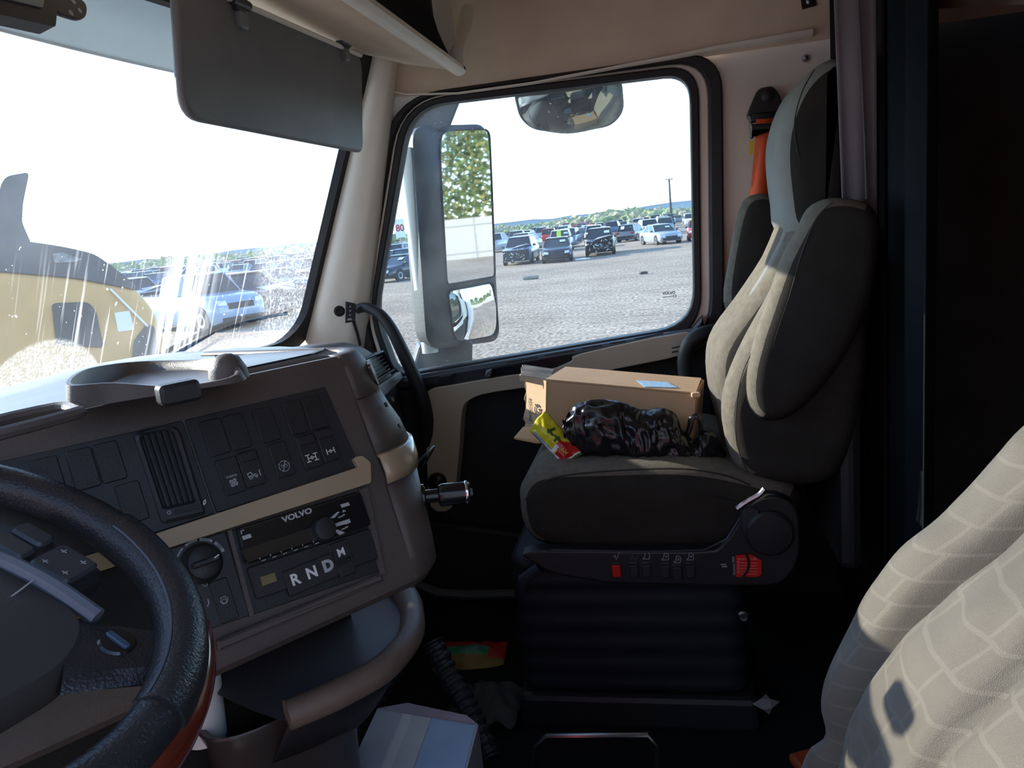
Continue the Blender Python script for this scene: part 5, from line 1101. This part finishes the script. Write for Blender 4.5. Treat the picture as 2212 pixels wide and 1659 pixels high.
# seen through the windshield
p = gp(420, 716); put('pickup', p.x+1.0, p.y+.4, R(-118), 'steel_blue', 'pale blue pickup parked nose out beyond the windshield')
p = gp(545, 690); put('suv', p.x+.6, p.y+.6, R(-112), 'maroon', 'dark maroon SUV beside the pale blue pickup')
p = gp(690, 612); put('suv', p.x, p.y, R(-170), 'white', 'white SUV seen at the right edge of the windshield')
p = gp(640, 640); put('sedan', p.x+2, p.y+2, R(-120), 'blue', 'blue sedan between the maroon and the white SUV')
p = gp(300, 668); put('suv', p.x, p.y, R(-120), 'silver', 'silver SUV half hidden behind the yellow machine')
p = gp(1225, 497); put('pickup', p.x, p.y, R(100), 'red', 'bright red pickup in the rows behind the front cars, left one')
p = gp(1262, 497); put('pickup', p.x+2, p.y, R(60), 'red', 'bright red pickup in the rows behind the front cars, right one')
# distant packed rows
random.seed(11); cols = ['white', 'silver', 'black', 'grey', 'blue', 'steel_blue', 'navy', 'white', 'silver', 'black', 'red', 'maroon', 'grey']
for ri, X in enumerate((62, 69, 77, 86, 96, 108, 122, 138)):
    y = -12-ri*2
    while y < 88+ri*8:
        y += random.uniform(2.9, 3.9)
        if random.random() < .12: continue
        if ri == 0 and y < 13: continue
        cc = random.choice(cols); kd = random.choice(['sedan', 'suv', 'hatch', 'suv', 'pickup'])
        px = proj((X, y, GZ+1.2))[0]
        if not (240 < px < 735 or 838 < px < 895 or 1065 < px < 1500): continue       # hidden by pillar, mirror or machine
        if any((V((X, y, 0))-V((q[0], q[1], 0))).length < 5.5 for q in NEAR): continue
        wh = 'through the windshield' if px < 740 else ('left of the door mirror' if px < 900 else ('right of the door mirror' if px < 1290 else 'right in the door window'))
        put(kd, X+random.uniform(-.6, .6), y, pi+R(random.uniform(-8, 8)) if random.random() < .7 else R(random.uniform(-8, 8)), cc, '%s %s in the far rows, seen %s' % (cc.replace('_', ' '), {'suv': 'SUV', 'hatch': 'hatchback'}.get(kd, kd), wh), 'cars in the far rows', lod=1, z=GZ)
ORD = ['leftmost', 'second from left', 'third from left', 'fourth from left', 'fifth from left', 'sixth from left', 'seventh from left', 'eighth from left', 'ninth from left', 'tenth from left']
same = {}
for o in list(COL.objects):
    if o.get('group') == 'cars in the far rows': same.setdefault(o['label'], []).append(o)
for lb, os_ in same.items():
    if len(os_) > 1:
        for i, o in enumerate(sorted(os_, key=lambda o: proj(o.location)[0])): o['label'] = lb + ', ' + ORD[min(i, 9)]
# ---- sign 80
sp0 = gp(874, 590); sg = thing('row_sign', sp0, 'white row sign with a red 80 on a thin post', 'sign')
sd_ = (sp0-CAM); sd_.z = 0; dist = sd_.length; sn_ = V((-.96, -.28, 0)); SGF = Fr(sp0+V((0, 0, 2.6)), V((.28, -.96, 0)), V((0, 0, 1)))
u0, v0 = SGF.uv(851, 474); u1, v1 = SGF.uv(877, 512)
b = MB(); b.plate(SGF, rrect(u0, u1, v1, v0, .02), -.01, .01); b.obj('sign_panel', paper, sg)
text(SGF, '80', (u0+u1)/2, (v0+v1)/2, .62, 'sign_number', M('sign_red', (.38, .03, .04), .5), sg, c=.011, bold=.02, sx=.9)
b = MB(); b.tube([sp0, SGF(*SGF.uv(866, 510), -.03)], .035, 8); b.obj('sign_post', greyp, sg)
# ---- light mast
mp_ = V((150*cos(R(.6)), 0, GZ)); d = ray(1449, 450); d.z = 0; d.normalize(); mp_ = CAM+d*150; mp_.z = GZ; mt = V((mp_.x, mp_.y, 0)); dd = ray(1447, 388); mt = CAM+dd*(150/V((dd.x, dd.y, 0)).length)
ms = thing('light_mast', mp_, 'tall thin light mast with a cluster of lamps behind the car rows', 'light mast')
b = MB(); b.tube([mp_, V((mp_.x, mp_.y, mt.z))], [.24, .16], 8); b.obj('mast_pole', under, ms, sm=True)
b = MB(); b.box((mp_.x, mp_.y, mt.z), (.1, 1.2, .08)); b.obj('mast_arm', under, ms)
for y in (-.5, -.17, .17, .5): b = MB(); b.box((mp_.x-.1, mp_.y+y, mt.z+.12), (.25, .22, .22)); b.obj('mast_lamp', under, ms)
# ---- debris
gq = gp(1147, 604); b = MB(); P = [gq+V((0, -.35+.7*i/20, .09)) for i in range(21)]; b.tube(P, [.09 if i % 2 else .075 for i in range(21)], 10); tag(b.obj('ribbed_pipe', M('pipe_grey', (.25, .23, .21), .7), None, sm=True), 'short ribbed pipe lying on the gravel', 'pipe')
gq = gp(1390, 592); b = MB(); b.box(gq+V((0, 0, .05)), (.22, .3, .1), .4); tag(b.obj('gravel_debris', under, None, bevel=.03), 'small dark lump of debris on the gravel', 'debris')
gq = gp(1258, 561); b = MB(); b.box(gq+V((0, 0, .04)), (.4, .9, .08), .2); tag(b.obj('bumper_piece', PAINT['white'], None, bevel=.03), 'broken white bumper piece between the black coupe and black SUV', 'car part')
# ---- scrub belt far behind the cars
scr1 = [M('scrub_green', (.24, .28, .15), .95, var=.4, vs=.5), M('scrub_dry', (.36, .33, .22), .95, var=.3, vs=.5)]
b = MB(); random.seed(5)
ico = bmesh.new(); bmesh.ops.create_icosphere(ico, subdivisions=2, radius=1); iv = [v.co.copy() for v in ico.verts]; iff = [tuple(v.index for v in f.verts) for f in ico.faces]; ico.free()
for i in range(2600):
    a = R(random.uniform(-24, 62)); r = random.uniform(230, 420); h = random.uniform(.7, 2.3)*r/300*(.75+.5*noise.noise((a*9, 0, 0))+.2); wd = h*random.uniform(.7, 1.4); c = V((r*cos(a), r*sin(a), GZ+h*.55)); sd = random.random()*50
    b.k = 0 if random.random() < .65 else 1
    b.add([c+V((p.x*wd, p.y*wd, p.z*h*(.75+.55*noise.noise(p*2.3+V((sd, 0, 0))))))*(1+.35*noise.noise(p*4+V((sd, 3, 0)))) if False else c+V((p.x*wd, p.y*wd, p.z*h))*(1+.75*noise.noise(p*3+V((sd, 3, 0)))) for p in iv], iff)
o = b.obj('scrub_belt', scr1); o['kind'] = 'stuff'; o['label'] = 'low green scrub along the horizon'; o['category'] = 'scrub'
for i, (px, w_) in enumerate(((930, .5), (1500-18, 1.2))):
    pass
# ---- door mirror outside the passenger window
MF = Fr((1.35, .70, 1.13), (.80, -.60, 0), (0, 0, 1)); mir = thing('door_mirror', MF(0, -.45), 'large black truck door mirror with two panes outside the passenger window', 'mirror')
def mp2(*pts): return [MF.uv(*p) for p in pts]
mh = M('mirror_housing', (.06, .063, .068), .5, bump=.3, bs=200)
HO = rpoly(mp2((889, 272), (1050, 268), (1080, 736), (922, 757)), [.06, .05, .05, .07], 6)
rg = [[MF(a, c, n) for a, c in (inset_s(HO, s) if s else HO)] for s, n in ((.06, -.13), (.02, -.10), (0, -.05), (0, 0), (.012, .012))]
b = MB(); b.loft(rg); b.obj('housing', mh, mir, sm=True)
g1 = rpoly(mp2((944, 286), (1051, 281), (1063, 596), (962, 613)), [.05, .03, .012, .012], 6)
b = MB(); b.ring(MF, inset_s(g1, -.008), g1, .008, .018, .003); b.obj('pane_frame', black, mir, sm=True); b = MB(); b.plate(MF, g1, .008, .013); b.obj('main_pane', mirror, mir)
g2 = rpoly(mp2((964, 630), (1059, 612), (1071, 722), (978, 738)), [.012, .012, .03, .04], 6)
b = MB(); b.ring(MF, inset_s(g2, -.008), g2, .008, .018, .003); b.obj('pane_frame', black, mir, sm=True)
c2 = V((sum(p[0] for p in g2)/len(g2), sum(p[1] for p in g2)/len(g2)))
b = MB(); rm = max((V(p)-c2).length for p in g2); rings = [[MF(c2.x+(a-c2.x)*s, c2.y+(c_-c2.y)*s, .010+.020*(1-(s*(V((a, c_))-c2).length/rm)**2)) for a, c_ in dens(g2, 2)] for s in (1, .9, .8, .7, .6, .5, .4, .3, .2, .1, .01)]; b.loft(rings, caps=False); b.obj('convex_pane', mirror, mir, sm=2)
b = MB(); q = [at(*p, X=1.30) for p in ((886, 232), (1000, 205), (972, 276), (893, 300))]; b.loft([q, [p+V((.10, .04, 0)) for p in q]]); b.obj('upper_arm', mh, mir, bevel=.01)
b = MB(); q = [at(*p, X=1.30) for p in ((905, 745), (1022, 738), (1020, 830), (880, 830))]; b.loft([q, [p+V((.10, .04, 0)) for p in q]]); b.obj('lower_arm', mh, mir, bevel=.01)
b = MB(); b.tube([MF(-.150, -.33, -.04), MF(-.150, .36, -.04)], .030, 10); b.obj('housing_back_edge', skin, mir, sm=True)
# ---- look-down mirror over the window
KF = Fr((1.22, .27, 1.545), (0, -1, .0), (-.45, 0, .89)); kc = thing('look_down_mirror', KF(0, .06), 'wide convex look-down mirror hung over the top of the passenger window', 'mirror')
ko = rpoly([KF.uv(*p) for p in ((1109, 200), (1343, 166), (1349, 240), (1322, 272), (1230, 290), (1150, 280), (1122, 255))], [.02, .03, .03, .03, .04, .03, .03], 4)
ki = inset_s(ko, .010)
b = MB(); b.loft([[KF(a, c, n) for a, c in (inset_s(ko, s) if s else ko)] for s, n in ((.03, -.05), (.005, -.03), (0, 0), (.008, .006))]); b.obj('mirror_shell', mh, kc, sm=True)
cc = V((sum(p[0] for p in ki)/len(ki), sum(p[1] for p in ki)/len(ki)))
b = MB(); rm = max((V(p)-cc).length for p in ki); b.loft([[KF(cc.x+(a-cc.x)*s, cc.y+(c_-cc.y)*s, .007+.030*(1-(s*(V((a, c_))-cc).length/rm)**2)) for a, c_ in dens(ki, 2)] for s in (1, .9, .8, .7, .6, .5, .4, .3, .2, .1, .01)], caps=False); b.obj('convex_pane', mirror, kc, sm=2)
b = MB(); b.tube([KF(0, .05, -.03), KF(0, .14, -.06)], .015, 8); b.obj('mirror_stalk', mh, kc)
# ---- exterior sun visor over the windshield
xv = M('smoked_visor', (.30, .32, .33), .35, var=.08); _n = xv.node_tree; _t = _n.nodes.new('ShaderNodeBsdfTranslucent'); _t.inputs[0].default_value = (.42, .46, .47, 1); _m = _n.nodes.new('ShaderNodeMixShader'); _m.inputs[0].default_value = .6
_n.links.new(_n.nodes['Principled BSDF'].outputs[0], _m.inputs[1]); _n.links.new(_t.outputs[0], _m.inputs[2]); _n.links.new(_m.outputs[0], _n.nodes['Material Output'].inputs[0])
b = MB(); b.loft([[V((x, 1.30-.10*(x/1.05)**2, 1.700)) for x in [-1.05+.105*i for i in range(21)]], [V((x, 1.18-.10*(x/1.05)**2, 1.765)) for x in [-1.05+.105*i for i in range(21)]], [V((x, 1.04-.12*(x/1.05)**2, 1.83)) for x in [-1.05+.105*i for i in range(21)]]], closed=False)
ev = b.obj('outside_sun_visor', xv, None, sm=2, solid=.006); tag(ev, 'grey outside sun visor across the top of the windshield', 'visor')
b = MB(); b.tube([V((x, 1.302-.10*(x/1.05)**2, 1.700)) for x in [-1.05+.105*i for i in range(21)]], .006, 6); b.obj('visor_edge', M('pale_edge', (.5, .52, .54), .4), ev)
b = MB(); b.loft([[V((x, wsY(x, 1.74)+o, z)) for x in [-.98+.098*i for i in range(21)]] for o, z in ((.012, 1.755), (.10, 1.84), (-.05, 2.10))], closed=False); struct(b.obj('trim_3', skin, sm=2))
# ---- wipers
def wpx(x, y, o=.03):
    d = ray(x, y); t0, t1 = .5, 4.
    for _ in range(40):
        t = (t0+t1)/2; p = CAM+d*t
        if p.y < wsY(p.x, p.z)+o: t0 = t
        else: t1 = t
    return CAM+d*t0
P = smooth([wpx(*p) for p in ((300, 800), (330, 778), (400, 738), (470, 706), (540, 684), (606, 671))], 5)
b = MB(); b.tube(P, .0065, 6); wp = b.obj('windshield_wiper', rubber, None, sm=True); tag(wp, 'black wiper blade resting across the lower windshield', 'wiper')
b = MB(); b.tube([wpx(240, 830, .05), wpx(380, 765, .05), wpx(462, 716, .045)], .006, 6); b.obj('wiper_arm', rubber, wp, sm=True)
b = MB(); b.tube([wpx(-60, 905), wpx(14, 862)], .007, 6); tag(b.obj('windshield_wiper', rubber, None, sm=True), 'tip of the second wiper at the left edge of the windshield', 'wiper')
# ---- yellow machine ahead of the truck
ym = M('machine_yellow', (.62, .37, .13), .5, var=.12, vs=2); yb = M('machine_black', (.06, .066, .072), .45, var=.2, vs=3); ygr = M('machine_grille', (.05, .055, .055), .6)
MXF = Fr((4.9, 6.6, .2), (.74, -.67, 0), (0, 0, 1)); mach = thing('yellow_machine', MXF(0, 0)+V((0, 0, GZ-.2)), 'tan yellow heavy machine with a black hood top and exhaust stack beyond the windshield', 'machine')
def mx(*pts): return [MXF.uv(*p) for p in pts]
def mbody(name, pts, n0, n1, mat, bev, rad=.05):
    b = MB(); b.plate(MXF, rpoly([MXF.uv(*q, n1) for q in pts], rad, 4), n0, n1); return b.obj(name, mat, mach, sm=True, bevel=bev, bseg=3)
mbody('body', ((-260, 570), (0, 582), (160, 598), (290, 620), (330, 665), (352, 720), (370, 800), (360, 1000), (-260, 1000)), -2.2, 0, ym, .06, .1)
mbody('hood_top', ((-260, 545), (0, 522), (62, 521), (140, 533), (205, 548), (250, 580), (285, 608), (300, 628), (160, 601), (0, 588), (-260, 580)), -2.1, .02, yb, .04, .08)
mbody('exhaust_stack', ((-10, 530), (0, 400), (14, 380), (64, 371), (50, 440), (48, 480), (68, 525), (60, 540)), -1.6, -1.2, yb, .04, .05)
mbody('grille', ((112, 655), (190, 652), (208, 672), (225, 752), (122, 745)), 0, .03, ygr, .01, .05)
mbody('paper_sheet', ((247, 676), (280, 671), (290, 712), (256, 717)), 0, .012, paper, 0, .005)
mbody('number_plate_area', ((290, 735), (318, 700), (335, 706), (345, 790), (285, 800)), 0, .03, yb, .01, .03)
mbody('hood_dent_panel', ((112, 548), (135, 545), (180, 560), (160, 566), (118, 568)), .02, .03, M('worn_metal', (.20, .21, .21), .4, var=.5, vs=10), 0, .02)
b = MB(); b.tube([MXF(*MXF.uv(237, 624), .03), MXF(*MXF.uv(318, 705), .03)], .012, 6); b.obj('body_rod', paper, mach)
for u in (-1.6, .55): b = MB(); b.lathe(MXF(u, GZ-.2+.62, -.2), MXF.n, [(.4, 0), (.6, .02), (.62, .1), (.62, .45), (.55, .5), (.3, .46), (.001, .46)], 28); b.obj('wheel', tyre, mach, sm=True)
# ---- fence and trees behind the truck (seen in the mirror)
fen = thing('metal_fence', (20, -66, GZ), 'white sheet metal fence with posts reflected in the door mirror', 'fence')
for i in range(16):
    x = -8+3.6*i; b = MB(); b.box((x, -66, GZ+1.75), (3.56, .06, 3.5)); b.obj('fence_panel', M('fence_white', (.27, .26, .25), .5) if i == 0 else bpy.data.materials['fence_white'], fen)
    b = MB(); b.box((x+1.8, -65.9, GZ+1.75), (.10, .1, 3.6)); b.obj('fence_post', greyp, fen)
for z in (.5, 2.9): b = MB(); b.box((19, -65.9, GZ+z), (58, .06, .08)); b.obj('fence_rail', greyp, fen)
lfm = [M('leaf_green', (.10, .15, .045), .7, var=.35, vs=1), M('leaf_yellow', (.26, .24, .07), .7, var=.3, vs=1)]
def tree(x, y, h, r, seed, label):
    random.seed(seed); t = thing('tree', (x, y, GZ), label, 'tree', 'trees behind the white fence'); b = MB(); b.tube([(x, y, GZ), (x+.2, y, GZ+h*.4), (x, y+.2, GZ+h*.8)], [.25, .18, .05], 8); b.obj('trunk', M('bark', (.10, .08, .06), .9) if 'bark' not in bpy.data.materials else bpy.data.materials['bark'], t, sm=True)
    b = MB()
    for k in range(4200):
        z = random.random(); a = random.uniform(0, 2*pi); rr = r*sqrt(random.random())*(.45+.75*sin(pi*min(.98, z*.85+.15)))*(1+.25*noise.noise((a*2, z*5, seed)))
        c = V((x+rr*cos(a), y+rr*sin(a), GZ+h*(.12+.88*z))); s = random.uniform(.16, .36); u = V((random.gauss(0, 1), random.gauss(0, 1), random.gauss(0, 1))).normalized(); v = u.orthogonal().normalized()
        b.k = 0 if random.random() < .7 else 1; b.add([c-u*s, c+v*s*.6, c+u*s, c-v*s*.6], [(0, 1, 2, 3)])
    fo = b.obj('foliage', lfm, t); fo['kind'] = 'stuff'
for i in range(7): tree(-1+6.1*i, -72-(i % 2)*1.5, 11.5+1.5*sin(i*2.1), 3.4, 40+i, 'leafy green tree rising behind the white fence in the mirror')
# ---- added trailer on the driver's side, out of view, shaping the cab light
rt_ = thing('light_blocker_trailer', (-4.4, -1, GZ), 'unseen tall white trailer with a red door, added to shape the cab light', 'trailer')
b = MB(); b.box((-4.8, -1.0, GZ+2.75), (1.6, 13, 3.9)); b.obj('blocker_box', M('blocker_white', (.55, .55, .54), .5), rt_, bevel=.03)  # added box: blocks sky at the open doorway, bounces light inward
b = MB(); b.box((-3.985, .9, GZ+2.2), (.03, 1.5, 2.6)); b.obj('blocker_door', M('blocker_red', (.45, .03, .025), .5), rt_, bevel=.01)
b = MB(); b.box((-4.8, -1.0, GZ+.68), (1.0, 12.6, .24)); b.obj('blocker_frame', under, rt_)
for y in (-6, -4.8, 3.5): b = MB(); b.lathe((-4.5, y, GZ+.5), (1, 0, 0), [(.3, 0), (.5, .02), (.5, .25), (.3, .28), (.001, .25)], 20); b.obj('wheel', tyre, rt_, sm=True)
